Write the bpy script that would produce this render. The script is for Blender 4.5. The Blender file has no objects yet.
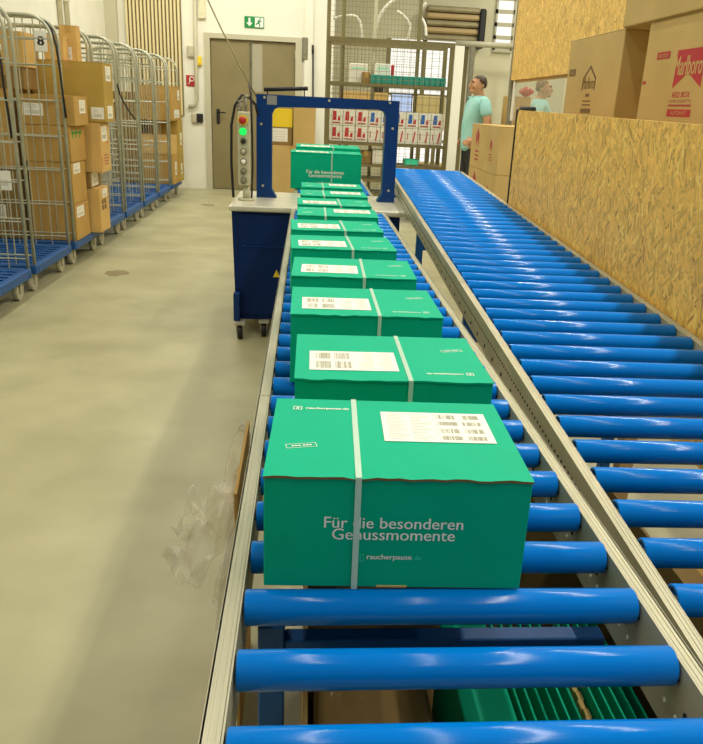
import bpy, bmesh, math, random
from mathutils import Vector, Matrix
random.seed(7)
C = bpy.context.scene.collection
SC = bpy.context.scene
R = math.radians

# ------------------------------------------------------------------ camera, world, lights, exposure
F, CX, CY = 775.3925, 370.6745, 387.2563
PITCH, YAW, ROLL = 0.34636, 0.09135, 0.05044
EYE = Vector((0.06774, -0.59525, 1.36))
_fwd = Vector((math.sin(YAW)*math.cos(PITCH), math.cos(YAW)*math.cos(PITCH), -math.sin(PITCH)))
_r = Vector((math.cos(YAW), -math.sin(YAW), 0))
_u = _r.cross(_fwd)
RIGHT = math.cos(ROLL)*_r + math.sin(ROLL)*_u
UP = -math.sin(ROLL)*_r + math.cos(ROLL)*_u
cam = bpy.data.cameras.new('camera')
camo = bpy.data.objects.new('camera', cam); C.objects.link(camo)
cam.sensor_fit = 'VERTICAL'; cam.sensor_height = 36.0; cam.sensor_width = 36.0
cam.lens = F*36.0/744
cam.shift_x = (351.5-CX)/744; cam.shift_y = (CY-372)/744
cam.clip_start = 0.02; cam.clip_end = 100
mw = Matrix((( RIGHT.x, UP.x, -_fwd.x, EYE.x), (RIGHT.y, UP.y, -_fwd.y, EYE.y), (RIGHT.z, UP.z, -_fwd.z, EYE.z), (0, 0, 0, 1)))
camo.matrix_world = mw
SC.camera = camo

w = bpy.data.worlds.new('world'); SC.world = w; w.use_nodes = True
bg = w.node_tree.nodes['Background']
bg.inputs[0].default_value = (1.0, 0.95, 0.76, 1); bg.inputs[1].default_value = 0.16
SC.view_settings.view_transform = 'Standard'; SC.view_settings.look = 'None'
SC.view_settings.exposure = 0.0; SC.view_settings.gamma = 1.0; SC.view_settings.use_curve_mapping = False

def strip(name, x, y, z, sx, sy, power, col=(1.0, 0.96, 0.82)):
    l = bpy.data.lights.new(name, 'AREA'); l.shape = 'RECTANGLE'; l.size = sx; l.size_y = sy
    l.energy = power; l.color = col
    o = bpy.data.objects.new(name, l); C.objects.link(o); o.location = (x, y, z)
    return o
# rows of ceiling tubes running along the hall; the last light is added
strip('overhead_light', 1.83, 2.4, 4.0, 0.05, 9.0, 165)
strip('overhead_light', 0.45, 3.5, 4.6, 0.06, 13.0, 85)
strip('overhead_light', -1.55, 5.5, 4.6, 0.06, 13.0, 155)
strip('overhead_light', 4.2, 8.0, 4.6, 0.14, 13.0, 300)
o = strip('overhead_light', 0.0, 9.6, 4.8, 7.0, 0.5, 160); o.rotation_euler = (R(28), 0, 0)  # broad tilted light added to brighten the back wall, not a tube fixture

# ------------------------------------------------------------------ measuring helpers
def ray(px, py):
    return RIGHT*((px-CX)/F) - UP*((py-CY)/F) + _fwd
def onY(px, py, Y):
    r = ray(px, py); return EYE + r*((Y-EYE.y)/r.y)
def onX(px, py, X):
    r = ray(px, py); return EYE + r*((X-EYE.x)/r.x)
def onZ(px, py, Z):
    r = ray(px, py); return EYE + r*((Z-EYE.z)/r.z)

# ------------------------------------------------------------------ materials
def new_mat(name, col, rough=0.5, metal=0.0, spec=0.5):
    m = bpy.data.materials.new(name); m.use_nodes = True
    b = m.node_tree.nodes['Principled BSDF']
    b.inputs['Base Color'].default_value = (*col, 1); b.inputs['Roughness'].default_value = rough
    b.inputs['Metallic'].default_value = metal; b.inputs['Specular IOR Level'].default_value = spec
    return m
def noisy(name, c1, c2, scale=8, rough=0.5, metal=0.0, spec=0.5, detail=4, stretch=(1, 1, 1), lo=.35, hi=.65, bump=0.0):
    m = new_mat(name, c1, rough, metal, spec); nt = m.node_tree; b = nt.nodes['Principled BSDF']
    tc = nt.nodes.new('ShaderNodeTexCoord'); mp = nt.nodes.new('ShaderNodeMapping'); mp.inputs['Scale'].default_value = stretch
    n = nt.nodes.new('ShaderNodeTexNoise'); n.inputs['Scale'].default_value = scale; n.inputs['Detail'].default_value = detail
    cr = nt.nodes.new('ShaderNodeValToRGB')
    cr.color_ramp.elements[0].position = lo; cr.color_ramp.elements[0].color = (*c1, 1)
    cr.color_ramp.elements[1].position = hi; cr.color_ramp.elements[1].color = (*c2, 1)
    nt.links.new(tc.outputs['Object'], mp.inputs[0]); nt.links.new(mp.outputs[0], n.inputs['Vector'])
    nt.links.new(n.outputs['Fac'], cr.inputs[0]); nt.links.new(cr.outputs[0], b.inputs['Base Color'])
    if bump:
        bp = nt.nodes.new('ShaderNodeBump'); bp.inputs['Strength'].default_value = bump; bp.inputs['Distance'].default_value = 0.01
        nt.links.new(n.outputs['Fac'], bp.inputs['Height']); nt.links.new(bp.outputs[0], b.inputs['Normal'])
    return m
def emit(name, col, s):
    m = bpy.data.materials.new(name); m.use_nodes = True; nt = m.node_tree
    nt.nodes.remove(nt.nodes['Principled BSDF']); e = nt.nodes.new('ShaderNodeEmission')
    e.inputs[0].default_value = (*col, 1); e.inputs[1].default_value = s
    nt.links.new(e.outputs[0], nt.nodes['Material Output'].inputs[0]); return m
def film(name, col, fac, rough=0.12):
    m = bpy.data.materials.new(name); m.use_nodes = True; nt = m.node_tree
    b = nt.nodes['Principled BSDF']; b.inputs['Base Color'].default_value = (*col, 1); b.inputs['Roughness'].default_value = rough
    t = nt.nodes.new('ShaderNodeBsdfTransparent'); mx = nt.nodes.new('ShaderNodeMixShader'); mx.inputs[0].default_value = fac
    nt.links.new(t.outputs[0], mx.inputs[1]); nt.links.new(b.outputs[0], mx.inputs[2])
    nt.links.new(mx.outputs[0], nt.nodes['Material Output'].inputs[0]); return m

M = {}
M['concrete'] = noisy('polished concrete', (.335, .315, .175), (.47, .445, .265), 2.2, .42, detail=15, lo=.3, hi=.7)
M['wall'] = noisy('cream wall paint', (.77, .755, .64), (.83, .815, .70), 2.0, .7)
M['wall_cream'] = noisy('beige wall paint', (.66, .62, .42), (.74, .70, .50), 2.0, .7)
M['door'] = noisy('olive brown door paint', (.22, .18, .08), (.25, .205, .095), 3, .5)
M['frame_grey'] = new_mat('grey frame paint', (.52, .49, .35), .5)
M['slat'] = new_mat('pale timber slat', (.72, .62, .35), .6)
M['slat_gap'] = new_mat('dark gap board', (.22, .18, .08), .8)
M['steel'] = noisy('galvanised rail steel', (.44, .42, .29), (.54, .51, .37), 30, .42, .25, detail=6, stretch=(1, .15, 1))
M['steel_dark'] = noisy('dull steel', (.20, .19, .13), (.27, .25, .17), 30, .5, .3)
M['hole'] = new_mat('punched hole black', (.01, .01, .01), .9)
M['roller'] = noisy('blue roller plastic', (.0, .19, .70), (.0, .205, .75), 2, .15, spec=.22)
M['roller_cap'] = new_mat('blue roller end cap', (.0, .11, .46), .45)
M['green'] = noisy('green carton print', (.0, .435, .245), (.0, .455, .26), 14, .6, spec=.12)
M['corr'] = new_mat('raw corrugated edge', (.22, .11, .03), .9)
M['label'] = new_mat('white label paper', (.86, .85, .78), .6)
M['label_ink'] = new_mat('faint grey label ink', (.68, .67, .60), .7)
M['barcode'] = new_mat('barcode ink', (.40, .39, .27), .7)
M['strap'] = film('milky strap', (.80, .97, .84), .5, .3)
M['white_ink'] = new_mat('white print', (.95, .96, .86), .6)
M['mint_ink'] = new_mat('mint print', (.05, .85, .55), .6)
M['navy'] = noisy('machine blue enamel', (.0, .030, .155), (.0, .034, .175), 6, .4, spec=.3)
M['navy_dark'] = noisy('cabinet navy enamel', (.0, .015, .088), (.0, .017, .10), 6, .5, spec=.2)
M['leg_blue'] = new_mat('frame blue enamel', (.0, .085, .30), .45)
M['table'] = noisy('brushed table steel', (.62, .60, .48), (.72, .70, .58), 20, .3, .35, stretch=(.2, 1, 1))
M['panel_grey'] = new_mat('control panel grey', (.50, .48, .34), .5)
M['black'] = new_mat('black plastic', (.012, .012, .012), .5)
M['rubber'] = new_mat('grey rubber', (.30, .28, .20), .7)
M['red'] = new_mat('red plastic', (.45, .015, .01), .4)
M['yellow'] = new_mat('yellow plastic', (.85, .62, .02), .5)
M['green_lamp'] = emit('lit green lamp', (.02, 1.0, .12), 1.2)
M['cardboard'] = noisy('brown cardboard', (.45, .272, .068), (.52, .318, .085), 5, .75, stretch=(1, 1, .3))
M['cardboard_light'] = noisy('light brown cardboard', (.60, .39, .125), (.66, .435, .145), 5, .75)
M['cardboard_olive'] = noisy('olive tinted cardboard', (.42, .285, .052), (.48, .33, .066), 5, .75)
M['cardboard_grey'] = noisy('greyish brown cardboard', (.54, .375, .13), (.60, .42, .16), 4, .75)
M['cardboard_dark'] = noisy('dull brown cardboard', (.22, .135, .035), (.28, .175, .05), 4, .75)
M['tape'] = new_mat('brown packing tape', (.50, .31, .08), .3)
M['wire'] = noisy('galvanised wire', (.40, .41, .31), (.50, .50, .39), 20, .4, .4)
M['wire_dark'] = new_mat('olive wire mesh', (.30, .27, .14), .5, .3)
M['blue_base'] = noisy('blue plastic platform', (.005, .072, .26), (.006, .084, .30), 6, .5)
M['wheel'] = new_mat('grey caster wheel', (.42, .40, .30), .6)
M['rack'] = new_mat('olive rack steel', (.20, .17, .07), .5, .2)
M['teal'] = new_mat('teal small carton', (.02, .30, .23), .6)
M['pack_white'] = new_mat('white carton', (.84, .82, .72), .6)
M['pack_red'] = new_mat('red carton print', (.55, .02, .03), .6)
M['pack_blue'] = new_mat('blue carton print', (.02, .14, .50), .6)
M['marl_red'] = new_mat('red case print', (.50, .03, .04), .7)
M['marl_pink'] = new_mat('faint red case print', (.42, .06, .05), .7)
M['brown_ink'] = new_mat('brown case print', (.20, .115, .035), .8)
M['green_ink'] = new_mat('green case print', (.05, .28, .03), .7)
M['skin'] = noisy('skin', (.50, .25, .12), (.56, .29, .15), 9, .5)
M['hair'] = noisy('dark brown hair', (.045, .028, .014), (.08, .05, .025), 40, .6)
M['hair_brown'] = noisy('brown hair', (.16, .085, .03), (.22, .12, .045), 40, .6)
M['shirt'] = noisy('turquoise jersey', (.30, .60, .55), (.37, .68, .62), 6, .8)
M['shirt_pale'] = noisy('pale grey jersey', (.52, .58, .48), (.60, .66, .55), 6, .8)
M['shorts'] = noisy('black shorts cloth', (.012, .014, .016), (.03, .03, .03), 8, .8)
M['shoe'] = new_mat('dark shoe', (.03, .03, .03), .6)
M['exit_green'] = new_mat('sign green', (.0, .25, .05), .5)
M['sign_white'] = new_mat('sign white', (.85, .87, .80), .5)
M['sign_red'] = new_mat('sign red', (.42, .02, .015), .5)
M['screen'] = emit('lit screen', (.58, .72, 1.0), .95)
M['daylight'] = emit('daylit glazing', (1.0, .97, .86), 1.15)
M['tube_white'] = new_mat('white flexible hose', (.92, .90, .80), .4)
M['shutter'] = noisy('shutter steel', (.30, .25, .13), (.38, .33, .19), 3, .5, .2)
M['shutter_tan'] = new_mat('tan shutter slat', (.52, .38, .18), .5)
M['wood'] = noisy('pallet wood', (.42, .27, .11), (.55, .37, .17), 6, .8, stretch=(1, 8, 8))
M['film'] = film('clear plastic film', (.90, .88, .75), .30, .1)
M['film_milky'] = film('milky plastic bag', (.50, .58, .46), .72, .25)
M['cloth_beige'] = new_mat('beige upholstery', (.45, .36, .15), .8)

def osb(name, c):
    m = bpy.data.materials.new(name); m.use_nodes = True; nt = m.node_tree; b = nt.nodes['Principled BSDF']
    b.inputs['Roughness'].default_value = .6
    tc = nt.nodes.new('ShaderNodeTexCoord')
    def flakes(rotx, sc, seed):
        mp = nt.nodes.new('ShaderNodeMapping'); mp.vector_type = 'TEXTURE'; mp.inputs['Rotation'].default_value = (rotx, 0, 0)
        mp.inputs['Location'].default_value = (seed, seed*2.1, seed*.7); mp.inputs['Scale'].default_value = (1, 1/sc[0], 1/sc[1])
        nz = nt.nodes.new('ShaderNodeTexNoise'); nz.inputs['Scale'].default_value = 9; nz.inputs['Detail'].default_value = 3
        ad = nt.nodes.new('ShaderNodeMixRGB'); ad.blend_type = 'LINEAR_LIGHT'; ad.inputs[0].default_value = .014
        v = nt.nodes.new('ShaderNodeTexVoronoi'); v.inputs['Scale'].default_value = 1.0; v.inputs['Randomness'].default_value = 1
        sp = nt.nodes.new('ShaderNodeSeparateColor')
        nt.links.new(tc.outputs['Object'], ad.inputs[1]); nt.links.new(tc.outputs['Object'], nz.inputs['Vector'])
        nt.links.new(nz.outputs['Color'], ad.inputs[2])
        nt.links.new(ad.outputs[0], mp.inputs[0]); nt.links.new(mp.outputs[0], v.inputs['Vector'])
        nt.links.new(v.outputs['Color'], sp.inputs[0]); return sp.outputs[0], sp.outputs[1]
    a, asel = flakes(.55, (18, 110), 1.0); d, dsel = flakes(-.75, (19, 105), 5.0); e, esel = flakes(1.35, (26, 105), 9.0)
    def pick(selsock, thr, x, y):
        gt = nt.nodes.new('ShaderNodeMath'); gt.operation = 'GREATER_THAN'; gt.inputs[1].default_value = thr
        nt.links.new(selsock, gt.inputs[0]); mx = nt.nodes.new('ShaderNodeMix')
        nt.links.new(gt.outputs[0], mx.inputs[0]); nt.links.new(x, mx.inputs[2]); nt.links.new(y, mx.inputs[3]); return mx.outputs[0]
    val = pick(dsel, .5, a, d); val = pick(esel, .62, val, e)
    cr = nt.nodes.new('ShaderNodeValToRGB'); el = cr.color_ramp.elements
    k = lambda s: (c[0]*s, c[1]*s*(.97+.03*s), c[2]*s, 1)
    el[0].position = 0; el[0].color = (c[0]*.50, c[1]*.44, c[2]*.38, 1)
    el[1].position = 1; el[1].color = (min(1, c[0]*1.30), min(1, c[1]*1.36), min(1, c[2]*1.75), 1)
    for p, s in ((.06, .70), (.28, .88), (.62, 1.0), (.84, 1.12)):
        x = el.new(p); x.color = k(s)
    nt.links.new(val, cr.inputs[0]); nt.links.new(cr.outputs[0], b.inputs['Base Color'])
    return m
M['osb'] = osb('oriented strand board', (.90, .535, .115))
M['osb_pale'] = osb('pale oriented strand board', (.82, .53, .135))

# ------------------------------------------------------------------ mesh helpers
class MB:
    def __init__(s): s.bm = bmesh.new(); s.mats = []
    def _mi(s, m):
        if m is None: return 0
        if m not in s.mats: s.mats.append(m)
        return s.mats.index(m)
    def _new(s, verts, mi, smooth=False, skip=None):
        for f in {f for v in verts for f in v.link_faces}:
            f.material_index = mi; f.smooth = smooth
    def box(s, lo, hi, m=None, bev=0.0, mtx=None, seg=1):
        lo = Vector(lo); hi = Vector(hi); c = (lo+hi)/2; d = hi-lo
        r = bmesh.ops.create_cube(s.bm, size=1.0, matrix=Matrix.Translation(c) @ Matrix.Diagonal((abs(d.x), abs(d.y), abs(d.z), 1)))
        vs = r['verts']
        if bev:
            es = list({e for v in vs for e in v.link_edges})
            g = bmesh.ops.bevel(s.bm, geom=es, offset=bev, segments=seg, affect='EDGES', profile=.6)
            vs = list({v for f in g['faces'] for v in f.verts} | {v for v in vs if v.is_valid})
            fs = {f for v in vs for f in v.link_faces}; vs = list({v for f in fs for v in f.verts})
        if mtx is not None: bmesh.ops.transform(s.bm, matrix=mtx, verts=vs)
        s._new(vs, s._mi(m)); return s
    def cyl(s, a, b, r, m=None, n=16, r2=None, caps=True):
        a = Vector(a); b = Vector(b); d = b-a; L = d.length
        q = Vector((0, 0, 1)).rotation_difference(d.normalized()).to_matrix().to_4x4()
        g = bmesh.ops.create_cone(s.bm, cap_ends=caps, segments=n, radius1=r, radius2=r if r2 is None else r2, depth=L,
                                  matrix=Matrix.Translation((a+b)/2) @ q)
        mi = s._mi(m)
        for f in {f for v in g['verts'] for f in v.link_faces}:
            f.material_index = mi; f.smooth = len(f.verts) == 4 and n > 6
        return s
    def tube(s, pts, r, m=None, n=8, closed=False):
        pts = [Vector(p) for p in pts]; N = len(pts); mi = s._mi(m); rings = []
        up = None
        for i, p in enumerate(pts):
            if closed: t = (pts[(i+1) % N]-pts[i-1]).normalized()
            else: t = (pts[min(i+1, N-1)]-pts[max(i-1, 0)]).normalized()
            if up is None:
                up = t.orthogonal().normalized()
            up = (up - t*up.dot(t)).normalized(); sd = t.cross(up)
            rr = r[i] if isinstance(r, (list, tuple)) else r
            rings.append([s.bm.verts.new(p + (up*math.cos(2*math.pi*k/n) + sd*math.sin(2*math.pi*k/n))*rr) for k in range(n)])
        for i in range(N if closed else N-1):
            A = rings[i]; B = rings[(i+1) % N]
            for k in range(n):
                f = s.bm.faces.new((A[k], A[(k+1) % n], B[(k+1) % n], B[k])); f.material_index = mi; f.smooth = True
        if not closed:
            f = s.bm.faces.new(rings[0][::-1]); f.material_index = mi
            f = s.bm.faces.new(rings[-1]); f.material_index = mi
        return s
    def poly(s, pts, depth, m=None):          # polygon extruded along a vector
        mi = s._mi(m); d = Vector(depth)
        A = [s.bm.verts.new(Vector(p)) for p in pts]; B = [s.bm.verts.new(Vector(p)+d) for p in pts]
        n = len(pts)
        fs = [s.bm.faces.new(A[::-1]), s.bm.faces.new(B)]
        for k in range(n): fs.append(s.bm.faces.new((A[k], A[(k+1) % n], B[(k+1) % n], B[k])))
        for f in fs: f.material_index = mi
        return s
    def lathe(s, prof, c, ax, m=None, n=20):   # prof: (radius, along axis)
        c = Vector(c); ax = Vector(ax).normalized(); u = ax.orthogonal().normalized(); v = ax.cross(u); mi = s._mi(m)
        rings = [[s.bm.verts.new(c+ax*h+(u*math.cos(2*math.pi*k/n)+v*math.sin(2*math.pi*k/n))*max(r, 1e-4)) for k in range(n)] for r, h in prof]
        for A, B in zip(rings, rings[1:]):
            for k in range(n):
                f = s.bm.faces.new((A[k], A[(k+1) % n], B[(k+1) % n], B[k])); f.material_index = mi; f.smooth = True
        f = s.bm.faces.new(rings[0][::-1]); f.material_index = mi; f = s.bm.faces.new(rings[-1]); f.material_index = mi
        return s
    def grid(s, fn, nu, nv, m=None, smooth=True):
        mi = s._mi(m)
        V = [[s.bm.verts.new(fn(i/nu, j/nv)) for j in range(nv+1)] for i in range(nu+1)]
        for i in range(nu):
            for j in range(nv):
                f = s.bm.faces.new((V[i][j], V[i+1][j], V[i+1][j+1], V[i][j+1])); f.material_index = mi; f.smooth = smooth
        return s
    def add_mesh(s, me, mtx, m=None):
        n0 = len(s.bm.verts); s.bm.from_mesh(me); s.bm.verts.ensure_lookup_table()
        vs = s.bm.verts[n0:]; bmesh.ops.transform(s.bm, matrix=mtx, verts=vs)
        s._new(vs, s._mi(m)); return s
    def build(s, name, m=None, parent=None, loc=None):
        bmesh.ops.recalc_face_normals(s.bm, faces=s.bm.faces[:])
        me = bpy.data.meshes.new(name); s.bm.to_mesh(me); s.bm.free()
        for x in (s.mats or [m]): me.materials.append(x)
        o = bpy.data.objects.new(name, me); C.objects.link(o)
        if parent is not None: o.parent = parent
        if loc is not None: o.location = loc
        return o

def tag(o, label=None, cat=None, group=None, kind=None):
    if label: o['label'] = label
    if cat: o['category'] = cat
    if group: o['group'] = group
    if kind: o['kind'] = kind
    return o
def thing(name, label, cat, loc=(0, 0, 0), rz=0.0, group=None):
    o = bpy.data.objects.new(name, None); C.objects.link(o); o.location = loc; o.rotation_euler = (0, 0, rz)
    o.empty_display_size = .05
    return tag(o, label, cat, group)
def copy_tree(o, parent=None):
    c = o.copy(); C.objects.link(c)
    if parent is not None: c.parent = parent
    for ch in list(o.children): copy_tree(ch, c)
    return c
def struct(o): o['kind'] = 'structure'; return o

_txt = {}
def text_me(s):
    if s in _txt: return _txt[s]
    cu = bpy.data.curves.new('lettering', 'FONT'); cu.body = s; cu.resolution_u = 3
    o = bpy.data.objects.new('lettering', cu); C.objects.link(o)
    dg = bpy.context.evaluated_depsgraph_get(); me = bpy.data.meshes.new_from_object(o.evaluated_get(dg))
    bpy.data.objects.remove(o)
    xs = [v.co.x for v in me.vertices]; ys = [v.co.y for v in me.vertices]
    _txt[s] = (me, min(xs), max(xs), min(ys), max(ys)); return _txt[s]
def put_text(mb, s, org, ux, uy, width, height=None, m=None, bold=0.0):
    """lower left corner at org, reading along ux, letters stand along uy"""
    me, x0, x1, y0, y1 = text_me(s)
    sx = width/(x1-x0); sy = sx if height is None else height/(y1-y0)
    ux = Vector(ux).normalized(); uy = Vector(uy).normalized(); n = ux.cross(uy)
    offs = [0] if not bold else [-bold, bold]
    for i, d in enumerate(offs):
        p = Vector(org) - ux*x0*sx - uy*y0*sy + ux*d + n*(.00005*i)
        mt = Matrix(((ux.x*sx, uy.x*sy, n.x, p.x), (ux.y*sx, uy.y*sy, n.y, p.y), (ux.z*sx, uy.z*sy, n.z, p.z), (0, 0, 0, 1)))
        mb.add_mesh(me, mt, m)
    return mb
def flat(mb, org, ux, uy, u0, v0, u1, v1, m, th=.0003):
    """thin printed rectangle on the surface spanned by ux, uy"""
    ux = Vector(ux).normalized(); uy = Vector(uy).normalized(); n = ux.cross(uy); o = Vector(org)
    mb.poly([o+ux*u0+uy*v0, o+ux*u1+uy*v0, o+ux*u1+uy*v1, o+ux*u0+uy*v1], n*th, m); return mb

# ------------------------------------------------------------------ the room
mb = MB(); mb.box((-3.1, -3, -.1), (7.2, 16, 0)); struct(mb.build('floor', M['concrete']))
YB = 12.40
mb = MB(); mb.box((-3.2, -3, 0), (-2.97, YB, 5)); struct(mb.build('wall_left', M['wall']))
YB = 12.40
DX0, DX1, DZ = -1.54, -.058, 2.30
mb = MB(); mb.box((-2.97, YB, 0), (DX0, YB+.25, 5)); mb.box((DX0, YB, DZ), (DX1, YB+.25, 5)); mb.box((DX1, YB, 0), (.43, YB+.25, 5))
struct(mb.build('wall_back', M['wall']))
mb = MB(); GX = onY(386, 60, 15.66).x; GX1 = onY(466, 60, 15.66).x
mb.box((.43, 15.6, 0), (GX, 15.85, 2.62)); mb.box((.43, 15.6, 2.62), (GX1, 15.85, 5)); mb.box((GX1, 15.6, 0), (7.2, 15.85, 5)); mb.box((.0, 15.6, 0), (.45, 15.85, 5))
struct(mb.build('wall_far', M['wall_cream']))
mb = MB(); mb.box((7.0, -3, 0), (7.2, 15.6, 5)); struct(mb.build('wall_right', M['wall_cream']))
# expansion joint and a worn seam in the floor
mb = MB(); mb.poly([(-2.97, 6.925, 0), (-.1, 6.735, 0), (-.1, 6.765, 0), (-2.97, 6.955, 0)], (0, 0, .0012)); struct(mb.build('trim_1', new_mat('pale floor joint', (.52, .49, .31), .6)))
# corner column beside the slatted panel, pale pilaster right of the door
mb = MB(); mb.box((-2.97, YB-.12, 0), (-2.80, YB, 5)); struct(mb.build('trim_2', M['frame_grey']))
mb = MB(); mb.box((-.02, YB-.04, 0), (.10, YB, 5)); struct(mb.build('trim_3', M['wall']))

# double steel door
mb = MB()
mb.box((DX0, YB-.03, 0), (DX0+.085, YB+.1, DZ)); mb.box((DX1-.10, YB-.03, 0), (DX1, YB+.1, DZ)); mb.box((DX0+.085, YB-.03, DZ-.07), (DX1-.10, YB+.1, DZ))
dr = struct(mb.build('door_1', M['frame_grey']))
xm = onY(252, 60, YB).x
for a, b in ((DX0+.09, xm-.004), (xm+.004, DX1-.105)):
    mb = MB(); mb.box((a, YB+.02, .01), (b, YB+.07, DZ-.075), bev=.006); mb.build('door_leaf', M['door'], dr)
mb = MB(); hx = DX0+.19
mb.box((hx-.025, YB+.005, 1.00), (hx+.025, YB+.02, 1.22), bev=.004); mb.cyl((hx, YB+.02, 1.17), (hx, YB-.05, 1.17), .011)
mb.cyl((hx, YB-.05, 1.17), (hx+.12, YB-.05, 1.17), .011); mb.cyl((hx, YB+.006, 1.05), (hx, YB-.005, 1.05), .017)
mb.build('door_handle', M['black'], dr)
mb = MB()
for k in range(3): mb.cyl((DX1-.1, YB-.01, .3+.85*k), (DX1-.1, YB-.01, .42+.85*k), .012)
mb.build('hinge', M['frame_grey'], dr)

# slatted timber panel on the back wall
sx0, sx1 = onY(125, 0, YB).x, onY(181.5, 20, YB).x
t = thing('slatted_panel', 'tall slatted timber panel on the back wall behind the roll cages', 'wall panel', (0, YB-.04, 0))
mb = MB(); mb.box((sx0, .02, 1.1), (sx1, .038, 4.2)); mb.build('backing_board', M['slat_gap'], t)
n = 15; st = (sx1-sx0)/n
for k in range(n):
    mb = MB(); mb.box((sx0+st*k+.004, -.02, 1.1), (sx0+st*k+.004+st*.58, .02, 4.2), bev=.003); mb.build('slat', M['slat'], t)

# far gate glazing, shutter, window
gx0, gx1 = onY(388, 60, 15.55).x, onY(464, 60, 15.55).x
mb = MB(); mb.box((GX, 15.66, 0), (GX1, 15.68, 2.62), M['daylight']); win = struct(mb.build('window_1'))
mb = MB()
for x in (GX, onY(424, 60, 15.6).x-.04, GX1-.06): mb.box((x, 15.58, 0), (x+.08, 15.66, 2.62))
for z in (.75, 1.60): mb.box((GX, 15.59, z), (GX1, 15.65, z+.05))
mb.build('window_frame', M['rack'], win)
t = thing('roller_shutter', 'brown roller shutter drum high on the far wall above the bright gate', 'roller shutter', (0, 15.3, 0))
a = onY(427, 40, 15.3); b = onY(481, 8, 15.3)
mb = MB(); h = (b.z-a.z)/5
for k in range(5):
    mb.box((a.x-.05, -.02-.02*k, a.z+h*k+.01), (b.x, .2, a.z+h*(k+1)-.01), M['shutter'] if k in (0, 2, 4) else M['shutter_tan'], bev=.03)
mb.build('shutter_drum', None, t)
mb = MB(); mb.box((b.x-.03, -.12, a.z-.1), (b.x+.1, .28, b.z-.02), bev=.03); mb.build('end_bracket', M['black'], t)
a = onY(494, 50, 15.55); b = onY(516, -14, 15.55)
mb = MB(); mb.box((a.x, 15.57, a.z), (b.x, 15.6, b.z), M['daylight']); win = struct(mb.build('window_2'))
mb = MB(); h = (b.z-a.z)/5
for k in range(6): mb.box((a.x-.03, 15.53, a.z+h*k-.035), (b.x+.03, 15.58, a.z+h*k+.035))
for x in (a.x-.03, b.x): mb.box((x, 15.53, a.z), (x+.04, 15.58, b.z))
mb.build('window_frame', M['frame_grey'], win)
# horizontal pipe in front of the far wall, gate posts
a = onY(456, 43, 14.6); b = onY(515, 45.5, 14.6)
t = thing('gate_rail', 'grey horizontal rail at head height of the gate beyond the rack', 'rail', (0, 14.6, 0))
mb = MB(); mb.cyl((a.x, 0, a.z), (b.x, 0, a.z), .05); mb.build('rail_tube', M['frame_grey'], t)
for px in (470, 512):
    x = onY(px, 80, 14.6).x; mb = MB(); mb.box((x-.045, -.045, 0), (x+.045, .045, a.z-.04), bev=.008); mb.build('post', M['steel_dark'] if px == 470 else M['frame_grey'], t)
a = onY(458.5, 60, 13.6)
mb = MB(); mb.box((a.x-.085, 13.55, 0), (a.x+.085, 13.63, onY(458, 46, 13.6).z), bev=.01)
tag(mb.build('white_post', M['tube_white']), 'white upright door jamb just left of the standing person', 'post')

# signs, pipe, wall fittings
def exit_sign():
    a = onY(244.5, 27.5, YB); b = onY(264, 17.2, YB); W = b.x-a.x; H = b.z-a.z
    t = thing('exit_sign', 'green and white emergency exit sign on the wall above the door', 'sign', (a.x, YB-.006, a.z))
    mb = MB(); mb.box((0, -.012, 0), (W, .006, H), M['exit_green'], bev=.004); mb.build('sign_plate', None, t)
    mb = MB(); y = -.0125
    mb.poly([(W*.54, y, H*.08), (W*.97, y, H*.08), (W*.97, y, H*.92), (W*.54, y, H*.92)], (0, -.001, 0), M['sign_white'])
    # arrow pointing down
    cx = W*.26
    mb.poly([(cx-H*.10, y, H*.86), (cx-H*.10, y, H*.45), (cx-H*.30, y, H*.45), (cx, y, H*.12), (cx+H*.30, y, H*.45), (cx+H*.10, y, H*.45), (cx+H*.10, y, H*.86)], (0, -.001, 0), M['sign_white'])
    # running figure
    y2 = -.0136; q = lambda u, v: (W*.54+W*.43*u, y2, H*.08+H*.84*v)
    def limb(p0, p1, wd):
        p0 = Vector(q(*p0)); p1 = Vector(q(*p1)); d = (p1-p0).normalized(); nn = Vector((-d.z, 0, d.x))*wd*H
        mb.poly([p0+nn, p1+nn, p1-nn, p0-nn], (0, -.0008, 0), M['exit_green'])
    limb((.55, .72), (.42, .42), .09); limb((.42, .42), (.22, .38), .05); limb((.22, .38), (.12, .22), .045); limb((.42, .42), (.60, .28), .05); limb((.60, .28), (.52, .06), .045)
    limb((.55, .70), (.78, .58), .04); limb((.52, .72), (.30, .62), .04)
    hc = Vector(q(.62, .86)); mb.poly([hc+Vector((math.cos(k*.785)*H*.08, 0, math.sin(k*.785)*H*.08)) for k in range(8)], (0, -.0008, 0), M['exit_green'])
    mb.build('pictogram', None, t)
exit_sign()
def fire_sign():
    a = onY(186.5, 86, YB); b = onY(196, 75.5, YB); W = b.x-a.x; H = b.z-a.z
    t = thing('hose_sign', 'small red square fire hose sign on the back wall left of the door', 'sign', (a.x, YB-.006, a.z))
    mb = MB(); mb.box((0, -.008, 0), (W, .006, H), M['sign_red'], bev=.003); mb.build('sign_plate', None, t)
    mb = MB(); y = -.0085
    pts = [(W*(.58+.22*math.cos(k*.524)), y, H*(.66+.2*math.sin(k*.524))) for k in range(12)]; mb.tube([(p[0], y, p[2]) for p in pts], .008, M['sign_white'], 5, True)
    mb.tube([(W*.38, y, H*.72), (W*.36, y, H*.4), (W*.22, y, H*.16)], .008, M['sign_white'], 5)
    mb.build('pictogram', None, t)
fire_sign()
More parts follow.
